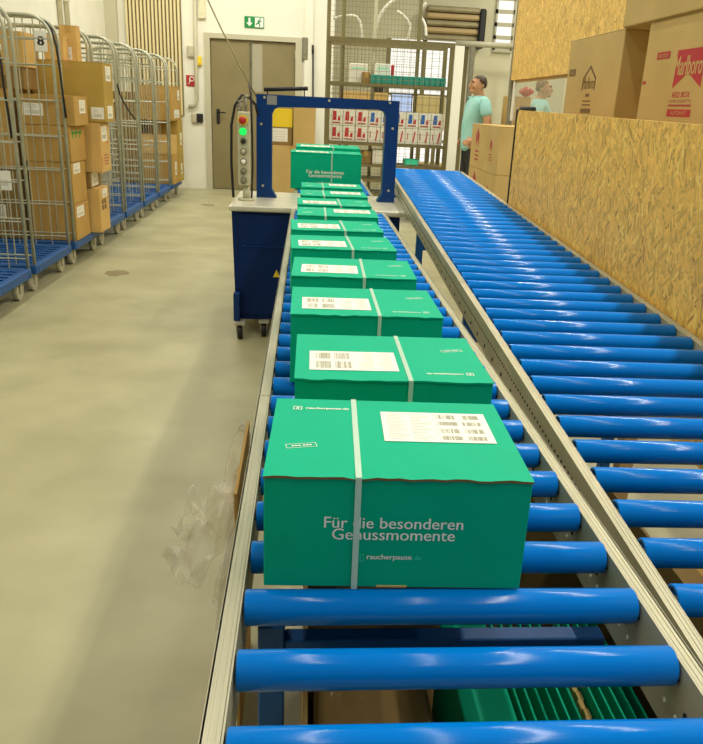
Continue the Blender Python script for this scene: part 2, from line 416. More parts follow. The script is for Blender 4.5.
pts = [onY(195, -8, YB)+Vector((0, -.05, 0)), onY(196.6, 72, YB)+Vector((0, -.05, 0)), onY(197.3, 100, YB)+Vector((0, -.05, 0)), onY(195, 105.5, YB)+Vector((0, -.05, 0)), onY(189, 106.5, YB)+Vector((0, -.05, 0))]
mb = MB(); mb.tube(pts, .028, None, 8); tag(mb.build('wall_pipe', M['frame_grey']), 'thin grey service pipe running down the back wall left of the door', 'pipe')
for nm, px, py, ww, hh, mt, lb in (('socket_box', 200, 118, .10, .13, 'black', 'small black socket box on the back wall left of the door'),
                                  ('junction_box', 191.5, 51.5, .12, .16, 'frame_grey', 'pale junction box beside the wall pipe above the fire sign'),
                                  ('warning_plate', 199.5, 61, .07, .13, 'yellow', 'small yellow plate right of the wall pipe'),
                                  ('switch_box', 194.5, 118, .08, .14, 'frame_grey', 'small grey switch box next to the black socket'),
                                  ('door_sensor', 305, 49, .09, .32, 'steel_dark', 'dark upright closer box on the wall right of the door'),
                                  ('cable_box', 202, 8, .11, .30, 'wall_cream', 'pale upright cable box high on the back wall')):
    p = onY(px, py, YB); mb = MB(); mb.box((-ww/2, -.05, -hh/2), (ww/2, 0, hh/2), bev=.01); mb.box((-ww*.3, -.056, -hh*.3), (ww*.3, -.05, hh*.3), bev=.003)
    tag(mb.build(nm, M[mt], None, (p.x, YB, p.z)), lb, nm.split('_')[-1] if nm != 'door_sensor' else 'box')
a = onY(313, 45, YB-.05); b = onY(314, 160, YB-.05)
mb = MB(); mb.cyl((a.x, YB-.05, a.z), (b.x, YB-.10, 0.0), .013); mb.cyl((a.x, YB-.05, a.z), (a.x, YB-.047, a.z-.12), .018)
tag(mb.build('leaning_rod', M['black']), 'thin dark rod leaning on the white wall right of the door', 'rod')
for px, z0, lb in ((59, 4.6, 'left one of two pale conduits high on the left wall'), (66, 4.6, 'right one of two pale conduits high on the left wall')):
    p = onX(px, 30, -2.97); mb = MB(); mb.cyl((-2.94, p.y, 1.6), (-2.94, p.y, z0), .03)
    for z in (1.9, 2.4, 2.9): mb.box((-2.97, p.y-.045, z), (-2.905, p.y+.045, z+.03))
    tag(mb.build('wall_conduit', M['wall_cream']), lb, 'conduit')

# ------------------------------------------------------------------ roller conveyors
ZA, P = .76484, .115; RR = .0226; W1 = .5003; ZT = ZA+RR
def roller_mesh(W):
    prof = [(.012, .006), (.0175, .004), (.0185, .0005), (RR-.0012, 0), (RR, .0015), (RR, W-.0015), (RR-.0012, W), (.0185, W-.0005), (.0175, W-.004), (.012, W-.006)]
    mb = MB(); mb.lathe(prof, (0, 0, 0), (1, 0, 0), None, 28); o = mb.build('roller', M['roller'])
    a = MB(); a.cyl((-.006, 0, 0), (W+.006, 0, 0), .007, None, 10)
    ax = a.build('axle', M['steel_dark'], o); return o
def channel(mb, x, side, y0, y1, ztop, h, fl, th=.003, lip=.012):
    """C profile: web at x, flanges towards side"""
    mb.box((x-th/2, y0, ztop-h), (x+th/2, y1, ztop))
    for z in (ztop-th, ztop-h):
        a, b = sorted((x, x+side*fl)); mb.box((a, y0, z), (b, y1, z+th), bev=.0008)
    a, b = sorted((x+side*(fl-th), x+side*fl)); mb.box((a, y0, ztop-lip), (b, y1, ztop))
    for k in (.35, .68):                       # rolled beads along the top flange
        mb.box((x+side*fl*k-.0012, y0, ztop-.0005), (x+side*fl*k+.0012, y1, ztop+.0009))
def holes(mb, x, nx, y0, y1, step, z, r, m):
    y = y0
    while y < y1:
        mb.cyl((x, y, z), (x+nx*.0012, y, z), r, m, 8); y += step
ZR = .780
def main_conveyor(name, label, y0, y1, legs):
    t = thing(name, label, 'conveyor', (0, y0, 0)); L = y1-y0
    i0 = math.ceil((y0+.03)/P); i1 = math.floor((y1-.03)/P)
    r0 = roller_mesh(W1)
    for i in range(i0, i1+1):
        r = r0 if i == i0 else copy_tree(r0)
        r.parent = t; r.location = (0, i*P-y0, ZA)
    mb = MB(); channel(mb, -.0045, -1, 0, L, ZR, .10, .022); 
    mb.box((-.0275, .94-y0 if y0 < .9 else .5, ZR), (-.003, (.94-y0 if y0 < .9 else .5)+.002, ZR+.0012), M['hole']); mb.mats = [M['steel'], M['hole']]
    mb.build('side_rail', M['steel'], t)
    mb = MB(); mb._mi(M['steel']); channel(mb, W1+.0045, 1, 0, L, ZR, .10, .020)
    holes(mb, W1+.003, -1, .03, L-.02, P/2, ZA-.034, .0042, M['hole']); holes(mb, W1+.003, -1, .03+P/4, L-.02, P, ZA-.006, .0035, M['hole'])
    holes(mb, W1+.003, -1, .02, L-.02, P/4, ZA-.052, .0030, M['sign_white'])
    mb.build('side_rail', M['steel'], t)
    for k, y in enumerate(legs):
        for x, yy in ((.012, y), (.452, y+(.85 if k == 0 and y0 < 0 else 0))):
            mb = MB(); mb.box((x, yy-.018-y0, .012), (x+.036, yy+.018-y0, ZR-.085), bev=.002); lg = mb.build('leg', M['leg_blue'], t)
            mb = MB(); mb.box((x-.02, yy-.035-y0, 0), (x+.056, yy+.035-y0, .012), bev=.002); mb.build('foot_plate', M['leg_blue'], lg)
        mb = MB(); mb.box((.048, y-.014-y0, .63), (.50, y+.014-y0, .67), bev=.002); mb.build('cross_beam', M['leg_blue'], t)
        if k: mb = MB(); mb.box((.048, y-.012-y0, .22), (.452, y+.012-y0, .25), bev=.002); mb.build('lower_brace', M['leg_blue'], t)
    return t
main_conveyor('roller_conveyor', 'blue roller conveyor carrying the green boxes up to the strapping machine', -.42, 4.02, (.30, 2.1, 3.80))
main_conveyor('roller_conveyor', 'short roller conveyor behind the strapping arch under the two large green boxes', 4.92, 6.65, (5.05, 6.45))

# second, slightly rising conveyor
Y2, X2, Z2, W2 = .38683, .5790, .74655, .53606
YAW2, SL2 = .023665, .03035
t2 = thing('roller_conveyor', 'wide blue roller conveyor on the right along the strand board wall', 'conveyor', (X2, Y2, Z2))
t2.rotation_euler = (SL2, 0, -YAW2)
r0 = roller_mesh(W2)
k0, k1 = -6, 45
for i in range(k0, k1+1):
    r = r0 if i == k0 else copy_tree(r0)
    r.parent = t2; r.location = (0, i*.11511, 0)
La, Lb = k0*P-.05, k1*P+.05
mb = MB(); mb._mi(M['steel']); channel(mb, -.0215, 1, La, Lb, .014, .085, .0185)
holes(mb, -.0230, -1, La+.02, Lb-.02, .023, -.02, .0032, M['hole']); holes(mb, -.0230, -1, La+.02, Lb-.02, P, -.05, .006, M['hole'])
mb.build('side_rail', M['steel'], t2)
mb = MB(); channel(mb, W2+.0045, 1, La, Lb, .016, .085, .024); mb.build('side_rail', M['steel'], t2)
for yy in (1.5, 3.0, 4.9):
    zt_ = -.07
    for x in (-.020, W2-.01):
        mb = MB(); zl = -(Z2+yy*math.sin(SL2))+.002; mb.box((x, yy-.018, zl), (x+.036, yy+.018, zt_), bev=.002); mb.build('leg', M['leg_blue'], t2)
    mb = MB(); mb.box((.016, yy-.014, -.16), (W2-.01, yy+.014, -.115), bev=.002); mb.build('cross_beam', M['leg_blue'], t2)

# ------------------------------------------------------------------ green boxes
BW, BD, BH = .326, .256, .1545
def green_parts(t, W, D, H, flip, slogan, seed, label_y=None):
    rnd = random.Random(seed)
    mb = MB(); mb.box((-W/2, -D/2, 0), (W/2, D/2, H-.0028), bev=.0012); mb.build('carton_body', M['green'], t)
    # lid: slightly wavy, raw corrugated edge
    N = 24; bm_ = MB()
    top = M['green']; ed = M['corr'] if slogan and D < .3 else M['green']
    def edge(n, amp): return [rnd.uniform(-amp, amp) for _ in range(n+1)]
    wv = edge(N, .0009); sag = [-.0012*math.exp(-((k/N-.34)/.03)**2) for k in range(N+1)]
    v = bm_.bm.verts.new; lo = H-.0030; T = []; B = []
    ys = [-D/2-.0022, -D/2+.03, 0, D/2-.02, D/2+.001]
    for j, y in enumerate(ys):
        T.append([v((-W/2-.001+(W+.002)*k/N, y+(wv[k] if j == 0 else 0), H+(sag[k]+wv[k]*.8 if j == 0 else 0))) for k in range(N+1)])
        B.append([v((-W/2-.001+(W+.002)*k/N, y+(wv[k] if j == 0 else 0), lo+(wv[k]*.5 if j == 0 else 0))) for k in range(N+1)])
    i_t, i_e = bm_._mi(top), bm_._mi(ed)
    def fc(a, b, c, d, i):
        f = bm_.bm.faces.new((a, b, c, d)); f.material_index = i
    for j in range(len(ys)-1):
        for k in range(N): fc(T[j][k], T[j][k+1], T[j+1][k+1], T[j+1][k], i_t); fc(B[j][k], B[j+1][k], B[j+1][k+1], B[j][k+1], i_t)
        fc(T[j][0], T[j+1][0], B[j+1][0], B[j][0], i_t); fc(T[j][N], B[j][N], B[j+1][N], T[j+1][N], i_t)
    for k in range(N): fc(T[0][k], B[0][k], B[0][k+1], T[0][k+1], i_e); fc(T[-1][k], T[-1][k+1], B[-1][k+1], B[-1][k], i_t)
    lid = bm_.build('lid', None, t)
    s = -1 if flip else 1
    X = Vector((s, 0, 0)); Yv = Vector((0, s, 0)); Z = Vector((0, 0, 1))
    o = Vector((-s*W/2, -s*D/2, H))+Z*.0006           # reading frame's lower left corner
    k = W/.336; kd = D/.268
    # address label with barcodes
    lw, lh = .156*k, .110*kd; lx, ly = .156*k, .112*kd
    mb = MB(); flat(mb, o, X, Yv, lx, ly, lx+lw, ly+lh, M['label'], .0004)
    o2 = o+Z*.00045
    for c0, c1 in ((.53, .71), (.76, .93)):
        for (r0_, r1_) in ((.08, .20), (.30, .44), (.56, .68), (.78, .92)) if not flip else ((.10, .42), (.56, .90)):
            n = 26; 
            for q in range(n):
                if rnd.random() < .8:
                    xx = lx+lw*(c0+(c1-c0)*q/n); flat(mb, o2, X, Yv, xx, ly+lh*r0_, xx+lw*(c1-c0)/n*rnd.uniform(.45, .95), ly+lh*r1_, M['barcode'], .0002)
    for q in range(17):
        r_ = .08+.052*q; 
        for (a, b) in ((.05, rnd.uniform(.14, .24)), (.27, rnd.uniform(.33, .48))):
            flat(mb, o2, X, Yv, lx+lw*a, ly+lh*r_, lx+lw*b, ly+lh*(r_+.014), M['label_ink'], .0002)
    flat(mb, o2, X, Yv, lx+lw*.505, ly+lh*.05, lx+lw*.509, ly+lh*.95, M['label_ink'], .0002)
    mb.build('address_label', None, t)
    # printed logo and stamp on the lid
    mb = MB()
    def rect_outline(org, ux, uy, w_, h_, th, m):
        flat(mb, org, ux, uy, 0, 0, w_, th, m); flat(mb, org, ux, uy, 0, h_-th, w_, h_, m); flat(mb, org, ux, uy, 0, th, th, h_-th, m); flat(mb, org, ux, uy, w_-th, th, w_, h_-th, m)
    lo_ = o+X*.026*k+Yv*.222*kd
    rect_outline(lo_, X, Yv, .0055, .013, .0010, M['white_ink']); rect_outline(lo_+X*.007, X, Yv, .0055, .013, .0010, M['white_ink'])
    put_text(mb, 'raucherpause.de', lo_+X*.0185+Yv*.002, X, Yv, .062, .0095, M['white_ink'], .0003)
    a = .21; X3 = X*math.cos(a)+Yv*math.sin(a); Y3 = -X*math.sin(a)+Yv*math.cos(a)
    so = o+X*.024*k+Yv*.080*kd
    rect_outline(so, X3, Y3, .040, .0125, .0007, M['white_ink'])
    for q in range(6): flat(mb, so, X3, Y3, .0075+.0042*q+(.002 if q > 2 else 0), .0048, .0105+.0042*q+(.002 if q > 2 else 0), .0078, M['white_ink'])
    mb.build('lid_print', None, t)
    # strap all round
    sx = (.141 if flip else .117)*k; mb = MB(); x0 = (o+X*sx).x; hw = .0038; e = .0011
    prof = [(-D/2-.0035, -.0004), (-D/2-.0035, H+.0009), (D/2+.0022, H+.0009), (D/2+.0022, -.0004)]
    for (p0, p1) in zip(prof, prof[1:]):
        n2 = Vector((0, p1[0]-p0[0], p1[1]-p0[1])).normalized(); nn = Vector((0, -n2.z, n2.y))*.0004
        a0, a1 = Vector((x0, *p0)), Vector((x0, *p1)); dx = Vector((hw, 0, 0))
        mb.poly([a0-dx, a0+dx, a1+dx, a1-dx], nn, None)
    mb.build('strap', M['strap'], t)
    if slogan:
        yf = -D/2-.0006; mb = MB(); ux, uz = (1, 0, 0), (0, 0, 1)
        zb = H*.550 if D < .3 else H*.44
        put_text(mb, 'F\u00fcr die besonderen', (-W/2+.076*k, yf, zb), ux, uz, .177*k, None, M['white_ink'], .00022*k)
        put_text(mb, 'Genussmomente', (-W/2+.0865*k, yf, zb-.0168*k), ux, uz, .157*k, None, M['white_ink'], .00022*k)
        put_text(mb, 'raucherpause', (-W/2+.132*k, yf, zb-.0475*k), ux, uz, .058*k, None, M['white_ink'], .00015*k)
        put_text(mb, '.de', (-W/2+.1915*k, yf, zb-.0452*k), ux, uz, .0105*k, None, M['mint_ink'])
        oo = Vector((-W/2+.1185*k, yf, zb-.0485*k)); q = .0042*k
        for d_ in (0, .0052*k):
            b0 = oo+Vector((d_, 0, 0))
            rect_outline(b0, Vector(ux), Vector(uz), q, .0105*k, .0007*k, M['mint_ink'])
        mb.build('slogan_print', None, t)
        mb = MB(); mb.box((-W/2+.146*k, yf-.0008, 0.0005), (-W/2+.186*k, yf+.0004, .0035), bev=.0004); mb.build('tuck_tab', M['cardboard_light'], t)
    return t
boxes = [ # left front corner x, y, yaw deg, flip, slogan, label
 (.022, .243, -1.6, 0, 1, 'nearest green box with white slogan on its front, strap and barcode label'),
 (.053, .592, -.2, 1, 0, 'green box directly behind the nearest one, right of centre on the rollers'),
 (.037, 1.004, .0, 1, 0, 'green strapped box third in the row counting from the slogan box in front'),
 (.030, 1.395, -1.0, 1, 0, 'green strapped box fourth in the row counting from the slogan box in front'),
 (.022, 1.795, 2.0, 1, 0, 'green strapped box fifth in the row, turned slightly, label on the left'),
 (.015, 2.170, 2.2, 1, 0, 'green strapped box sixth in the row, just behind the slightly turned fifth'),
 (.028, 2.560, .0, 0, 0, 'green strapped box with label on the right, seventh in the row from the front'),
 (.027, 2.905, 1.5, 1, 0, 'green strapped box with label on the left, nearest the arch of that kind'),
 (.036, 3.275, 1.2, 0, 0, 'green strapped box with label on the right, second last before the arch table'),
 (.038, 3.680, 1.4, 0, 0, 'green strapped box with label on the right, last one before the arch table'),
]
for i, (x, y, a, fl, sl, lb) in enumerate(boxes):
    a = R(a); c = Vector((x, y, 0)) + Matrix.Rotation(a, 3, 'Z') @ Vector((BW/2, BD/2, 0))
    t = thing('shipping_box', lb, 'box', (c.x, c.y, ZT+.0006), a, 'green strapped boxes on the roller conveyor')
    green_parts(t, BW, BD, BH, fl, sl, i+1)
BX = onZ(290.3, 188.4, ZT); zt11 = onY(290.3, 151.8, BX.y).z; w11 = onY(362, 153, BX.y).x-BX.x
t = thing('shipping_box', 'large green box with slogan on its front beyond the blue arch', 'box', (BX.x+w11/2, BX.y+.16, ZT+.0006), 0, 'large green boxes beyond the arch')
green_parts(t, w11, .32, zt11-ZT, 1, 1, 21)
p = onZ(298, 143, zt11+.02)
t = thing('shipping_box', 'large green box directly behind the slogan box beyond the blue arch', 'box', (BX.x+w11/2+.02, BX.y+.345+.25, ZT+.0006), 0, 'large green boxes beyond the arch')
green_parts(t, w11-.02, .48, zt11-ZT+.02, 1, 0, 22)

# ------------------------------------------------------------------ strapping machine
def machine():
    Y0, Y1 = 4.05, 4.86; X0, X1 = -.390, .665
    t = thing('strapping_machine', 'blue arch strapping machine with steel table at the end of the green box row', 'machine', (.14, 4.5, 0))
    def B(mb, name, m, par=t):
        o = mb.build(name, m, par); o.location = (-.14, -4.5, 0) if par is t else (0, 0, 0); return o
    mb = MB(); mb.box((X0, Y0, .750), (X1, Y1, .786), bev=.016, seg=3); B(mb, 'table_top', M['table'])
    # cabinet with recessed side, bottom tapered
    mb = MB()
    mb.poly([(-.375, Y0+.03, .750), (.62, Y0+.03, .750), (.62, Y0+.03, .16), (-.22, Y0+.03, .098), (-.355, Y0+.03, .098)], (0, .70, 0))
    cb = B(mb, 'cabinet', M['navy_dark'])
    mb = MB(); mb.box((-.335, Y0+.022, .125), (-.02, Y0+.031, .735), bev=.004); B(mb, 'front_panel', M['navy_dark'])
    mb = MB(); mb.box((-.30, Y0+.016, .545), (-.03, Y0+.024, .549)); mb.box((-.31, Y0+.016, .54), (-.295, Y0+.022, .555)); mb.box((-.31, Y0+.016, .575), (-.295, Y0+.022, .583)); B(mb, 'panel_seam', M['navy'])
    mb = MB(); mb.poly([(-.131, Y0+.018, .366), (-.089, Y0+.018, .366), (-.110, Y0+.018, .412)], (0, .003, 0)); B(mb, 'warning_triangle', M['yellow'])
    for x in (-.362, .60):
        mb = MB(); mb.box((x-.004, Y0-.03, .098), (x+.034, Y0+.05, .27), bev=.004); B(mb, 'corner_bracket', M['navy'])
    for x, y in ((-.325, Y0-.06), (-.185, Y0+.0), (.58, Y0+.0), (-.34, Y0+.66), (.58, Y0+.66)):
        mb = MB(); mb.cyl((x-.014, y, .042), (x+.014, y, .042), .042, M['black'], 18); mb.box((x-.022, y-.018, .04), (x-.016, y+.018, .10), M['steel']); mb.box((x+.016, y-.018, .04), (x+.022, y+.018, .10), M['steel'])
        mb.box((x-.03, y-.03, .088), (x+.03, y+.09, .0975), M['steel']); B(mb, 'caster', None)
    # arch
    ya, yb = 4.50, 4.60; a0, a1, a2, a3 = -.256, -.161, .545, .625; zi, zo = 1.333, 1.403; zb = .786; ch = .042
    out = [(a0, zb), (a0, zo), (a3, zo), (a3, zb)]
    inn = [(a2-.03, zb), (a2, zb+.05), (a2, zi-ch+.02), (a2-ch*.35, zi-.008+.012), (a2-ch, zi+.014), (a1+ch, zi), (a1+ch*.35, zi-.014), (a1, zi-ch), (a1, zb+.05), (a1+.03, zb)]
    mb = MB(); mb.poly([(x, ya, z) for x, z in out+inn], (0, yb-ya, 0)); ar = B(mb, 'arch', M['navy'])
    for x, z in ((a0+.03, 1.23), (a0+.04, .86), (a3-.035, 1.24), (a3-.04, .86), (.19, 1.385), (a3-.06, 1.39), (a0+.05, 1.385)): mb = MB(); mb.cyl((x, ya, z), (x, ya-.006, z), .008, None, 10); B(mb, 'bolt', M['steel'])
    mb = MB(); mb.box((a1-.03, ya-.003, 1.345), (a1+.03, ya, 1.398)); B(mb, 'clear_sticker', M['film'])
    # control column
    yc = 4.27
    mb = MB(); mb.box((-.352, yc, .878), (-.280, yc+.09, 1.300), bev=.006); B(mb, 'control_column', M['panel_grey'])
    mb = MB(); mb.cyl((-.305, yc+.045,   .786), (-.305, yc+.045, .88), .022); mb.cyl((-.305, yc+.045,   .786), (-.305, yc+.045, .80), .05); B(mb, 'column_foot', M['panel_grey'])
    xc = -.320
    mb = MB(); mb.cyl((xc, yc, 1.252), (xc, yc-.012, 1.252), .029, M['yellow'], 20); mb.cyl((xc, yc-.012, 1.252), (xc, yc-.022, 1.252), .014, M['red'], 14); mb.lathe([(.021, 0), (.022, .008), (.016, .016), (.004, .018)], (xc, yc-.022, 1.252), (0, -1, 0), M['red'], 18); B(mb, 'emergency_stop', None)
    mb = MB(); mb.lathe([(.021, 0), (.021, .006), (.016, .014), (.004, .016)], (xc, yc, 1.188), (0, -1, 0), M['green_lamp'], 18); B(mb, 'green_lamp', None)
    for z, mt in ((1.135, 'black'), (1.075, 'steel'), (1.018, 'label'), (.962, 'steel_dark'), (.908, 'steel_dark')):
        mb = MB(); mb.cyl((xc+.002, yc, z), (xc+.002, yc-.005, z), .020, M['steel_dark'], 16); mb.lathe([(.013, .005), (.013, .016), (.010, .019), (.002, .02)], (xc+.002, yc, z), (0, -1, 0), M[mt], 14); B(mb, 'push_button', None)
    mb = MB()
    for x, z in ((-.335, 1.35), (-.305, 1.375), (-.345, 1.325)): mb.cyl((x, yc+.04, 1.29), (x, yc+.04, z), .010, None, 10); mb.cyl((x-.015, yc+.04, z), (x+.015, yc+.04, z+.012), .009, None, 8)
    B(mb, 'air_fitting', M['steel_dark'])
    pts = [(-.385, yc+.05, .80), (-.395, yc+.05, 1.0), (-.392, yc+.05, 1.22), (-.37, yc+.05, 1.33), (-.33, yc+.05, 1.39), (-.29, yc+.08, 1.38), (-.255, yc+.14, 1.34), (-.245, yc+.20, 1.28)]
    mb = MB(); mb.tube(pts, .008, None, 8); B(mb, 'hose', M['black'])
    pts = [(-.275, yc+.06, .80), (-.268, yc+.06, 1.0), (-.272, yc+.06, 1.23), (-.278, yc+.06, 1.40), (-.29, yc+.1, 1.46)]
    mb = MB(); mb.tube(pts, .006, None, 8); B(mb, 'cable', M['black'])
    # sensor post with clear strip, guard bar on two thin stays
    q0 = onY(250, 42, 4.58); q1 = onY(262, 92, 4.58)
    mb = MB(); mb.box((q0.x-.005, 4.575, 1.43), (q0.x+.008, 4.588, q0.z), bev=.002); B(mb, 'sensor_post', M['steel_dark'])
    mb = MB(); mb.box((q0.x+.012, 4.58, q1.z), (q0.x+.074, 4.584, q0.z-.01)); B(mb, 'clear_strip', M['film'])
    g0 = onY(264, 89.5, 4.585); g1 = onY(308, 88.5, 4.585)
    mb = MB(); mb.cyl(g0, g1, .0125, None, 10)
    for u in (.08, .92): gp = g0.lerp(g1, u); mb.cyl((gp.x, 4.585, 1.40), gp, .004, None, 6)
    B(mb, 'guard_bar', M['black'])
    mb = MB(); p0 = onY(256.5, 97, 4.56); p1 = onY(205, -6, 4.56)
    mb.tube([p0, p0.lerp(p1, .35)+Vector((0, 0, -.015)), p0.lerp(p1, .7)+Vector((0, 0, -.012)), p1, p1+(p1-p0)*.6], .0045, None, 6); B(mb, 'supply_cable', M['wire_dark'])
machine()

# ------------------------------------------------------------------ roll cages along the left wall
XA, XI = -1.825, -2.615; ZTOP = 1.875; CL = .86
def caster_mb(x, y, m1, m2):
    mb = MB(); mb.cyl((x-.016, y, .070), (x+.016, y, .070), .070, m1, 20); mb.cyl((x-.019, y, .070), (x+.019, y, .070), .016, m2, 10)
    for d in (-.024, .020): mb.box((x+d, y-.016, .05), (x+d+.004, y+.016, .130), m2)
    mb.box((x-.03, y-.03, .118), (x+.03, y+.03, .132), m2); return mb
def make_cage():
    t = thing('roll_cage', '', 'roll cage', ((XA+XI)/2, 0, 0)); dx = (XA-XI)/2
    mb = MB(); zb, zt = .135, .203
    mb.box((-dx, 0, zb), (dx, .05, zt), bev=.008); mb.box((-dx, CL-.05, zb), (dx, CL, zt), bev=.008)
    mb.box((dx-.05, .05, zb), (dx, CL-.05, zt), bev=.008); mb.box((-dx, .05, zb), (-dx+.05, CL-.05, zt), bev=.008)
    n = 9
    for k in range(n):
        y = .075+(CL-.15)*k/(n-1); mb.box((-dx+.04, y-.022, zb+.02), (dx-.04, y+.022, zt-.006))
    for x in (-.2, .03, .25): mb.box((x-.02, .04, zb+.015), (x+.02, CL-.04, zt-.012))
    mb.build('platform', M['blue_base'], t)
    for x in (-dx+.10, dx-.07):
        for y in (.10, CL-.10):
            o = caster_mb(0, 0, M['wheel'], M['steel']).build('caster', None, t); o.location = (x, y, 0)
    def panel():
        mb = MB(); r = .16; pts = [(dx-.015, 0, zt)]
        pts += [(dx-.015, 0, ZTOP-r)]+[(dx-.015-r+r*math.cos(a), 0, ZTOP-r+r*math.sin(a)) for a in (R(q) for q in range(12, 91, 13))]
        pts += [(-dx+.015+r-r*math.sin(a), 0, ZTOP-r+r*math.cos(a)) for a in (R(q) for q in range(0, 91, 15))]+[(-dx+.015, 0, zt)]
        mb.tube(pts, .0125, None, 8)
        for z in (.27, .52, .78, 1.03, 1.29, 1.54, 1.72): mb.cyl((-dx+.015, 0, z), (dx-.015, 0, z), .0058, None, 6)
        for k in range(1, 6):
            x = -dx+.015+(2*dx-.03)*k/6; mb.cyl((x, .007, zt), (x, .007, ZTOP-.005), .0045, None, 6)
        return mb
    p1 = panel().build('side_panel', M['wire'], t); p1.location = (0, .018, 0)
    p2 = p1.copy(); C.objects.link(p2); p2.parent = t; p2.location = (0, CL-.018, 0)
    return t
cage0 = make_cage()
cage_y = [4.02, 4.98, 5.97, 6.93, 7.88, 8.84, 9.80, 10.78]
cage_lb = ['empty wire roll cage nearest the camera, cut by the left photo edge',
           'empty wire roll cage in front of the loaded one with the number 8 sign',
           'wire roll cage loaded high with brown boxes in the left foreground',
           'empty wire roll cage directly behind the loaded foreground cage',
           'empty wire roll cage second behind the loaded foreground cage',
           'empty wire roll cage third behind the loaded foreground cage',
           'empty wire roll cage just in front of the loaded one by the back wall',
           'wire roll cage loaded with brown boxes nearest the back wall']
for i, (y, lb) in enumerate(zip(cage_y, cage_lb)):
    c = cage0 if i == 0 else copy_tree(cage0)
    c.location = ((XA+XI)/2, y, 0); tag(c, lb, 'roll cage', 'roll cages along the left wall')
# black lashing straps on cages
def strapline(pts, lb):
    mb = MB(); mb.tube(pts, .009, None, 6); tag(mb.build('lashing_strap', M['black']), lb, 'strap')
p = [onY(x, y, 5.97) for x, y in ((38, 18.5), (46, 22), (52, 31), (56, 46), (59, 64), (63, 95), (66, 118))]
strapline(p, 'black lashing strap along the curved frame of the loaded foreground cage')
p = [onY(x, y, 4.985) for x, y in ((-4, 40), (1, 62), (4, 88), (8, 112), (12, 138))]
strapline(p, 'black lashing strap on the roll cage frame at the left photo edge')
p = [onX(x, y, -1.83) for x, y in ((117, 84), (120, 95), (124, 103), (129, 111), (135, 119))]
strapline(p, 'black strap dangling from the empty cage behind the loaded one')

def carton(name, lb, lo, hi, mat, group=None, rz=0, tapes=True, labels=(), extra=None):
    """lo/hi world corners; labels: list of (face, u0, v0, u1, v1) as fractions, face 'x' (aisle side +x) or 'y' (near side -y) or '-x'"""
    lo = Vector(lo); hi = Vector(hi); c = Vector(((lo.x+hi.x)/2, (lo.y+hi.y)/2, lo.z)); d = hi-lo
    t = thing(name, lb, 'box', c, rz, group)
    w_, l_, h_ = d.x/2, d.y/2, d.z
    mb = MB(); mb.box((-w_, -l_, 0), (w_, l_, h_-.004), M[mat], bev=.004)
    for s in (-1, 1):      # two top flaps meeting in a seam
        mb.box((min(0, s*w_)+(.0012 if s > 0 else 0), -l_, h_-.004), (max(0, s*w_)-(.0012 if s < 0 else 0), l_, h_), M[mat], bev=.0012)
    mb.build('carton_body', None, t)
    if tapes:
        mb = MB(); mb.box((-.024, -l_-.0012, h_-.06), (.024, -l_, h_)); mb.box((-.024, -l_-.0012, h_), (.024, l_+.0012, h_+.0008)); mb.build('tape', M['tape'], t)
    for f, u0, v0, u1, v1 in labels:
        mb = MB()
        if f == 'x': org, ux, W = Vector((w_, -l_, 0)), Vector((0, 1, 0)), d.y
        elif f == '-x': org, ux, W = Vector((-w_, l_, 0)), Vector((0, -1, 0)), d.y
        else: org, ux, W = Vector((-w_, -l_, 0)), Vector((1, 0, 0)), d.x
        uz = Vector((0, 0, 1)); n = ux.cross(uz)
        flat(mb, org, ux, uz, W*u0, h_*v0, W*u1, h_*v1, M['label'], .0012)
        o2 = org+n*.0013; lw, lh = W*(u1-u0), h_*(v1-v0)
        for k in range(5): flat(mb, o2, ux, uz, W*u0+lw*.12, h_*v0+lh*(.55+.075*k), W*u0+lw*random.uniform(.5, .85), h_*v0+lh*(.585+.075*k), M['label_ink'])
        for k in range(9): flat(mb, o2, ux, uz, W*u0+lw*(.15+.078*k), h_*v0+lh*.15, W*u0+lw*(.15+.078*k+random.uniform(.02, .06)), h_*v0+lh*.42, M['barcode'])
        mb.build('label', None, t)
    if extra: extra(t, w_, l_, h_)
    return t
CZ = .2035
def red_marks(t, w_, l_, h_):
    mb = MB(); o = Vector((w_, -l_, 0)); ux = Vector((0, 1, 0)); uz = Vector((0, 0, 1))
    flat(mb, o, ux, uz, .06*l_, h_*.08, .16*l_, h_*.30, M['marl_red']); flat(mb, o, ux, uz, l_*1.3, h_*.55, l_*1.42, h_*.64, M['marl_red'])
    for k in range(4): flat(mb, o, ux, uz, l_*.5, h_*(.15+.06*k), l_*1.4, h_*(.17+.06*k), M['marl_pink'])
    mb.build('print', None, t)
def dark_marks(t, w_, l_, h_):
    mb = MB(); o = Vector((w_, -l_, 0)); ux = Vector((0, 1, 0)); uz = Vector((0, 0, 1))
    for k in range(2):
        for j in range(2): flat(mb, o, ux, uz, l_*(.35+.55*j), h_*(.50+.13*k), l_*(.8+.55*j), h_*(.61+.13*k), M['brown_ink'])
    mb.build('print', None, t)
def green_marks(t, w_, l_, h_):
    mb = MB(); o = Vector((w_, -l_, 0)); ux = Vector((0, 1, 0)); uz = Vector((0, 0, 1))
    for k, (u0, u1) in enumerate(((.25, .40), (.62, .92), (1.12, 1.5))):
        mb.poly([o+ux*l_*u0+uz*h_*.66, o+ux*l_*(u0+.13)+uz*h_*.66, o+ux*l_*u1+uz*h_*.86, o+ux*l_*(u1-.2)+uz*h_*.90], Vector((.0004, 0, 0)), M['green_ink'])
    flat(mb, o, ux, uz, l_*.2, h_*.78, l_*1.5, h_*.84, M['green_ink'])
    mb.build('print', None, t)
G8 = 'boxes in the loaded foreground roll cage'
ny = 6.015
carton('cardboard_box', 'lowest near brown box on the loaded foreground cage, white label on the aisle side', (-2.17, ny, CZ), (-1.82, 6.42, .495), 'cardboard', G8, labels=[('x', .10, .62, .62, .92)])
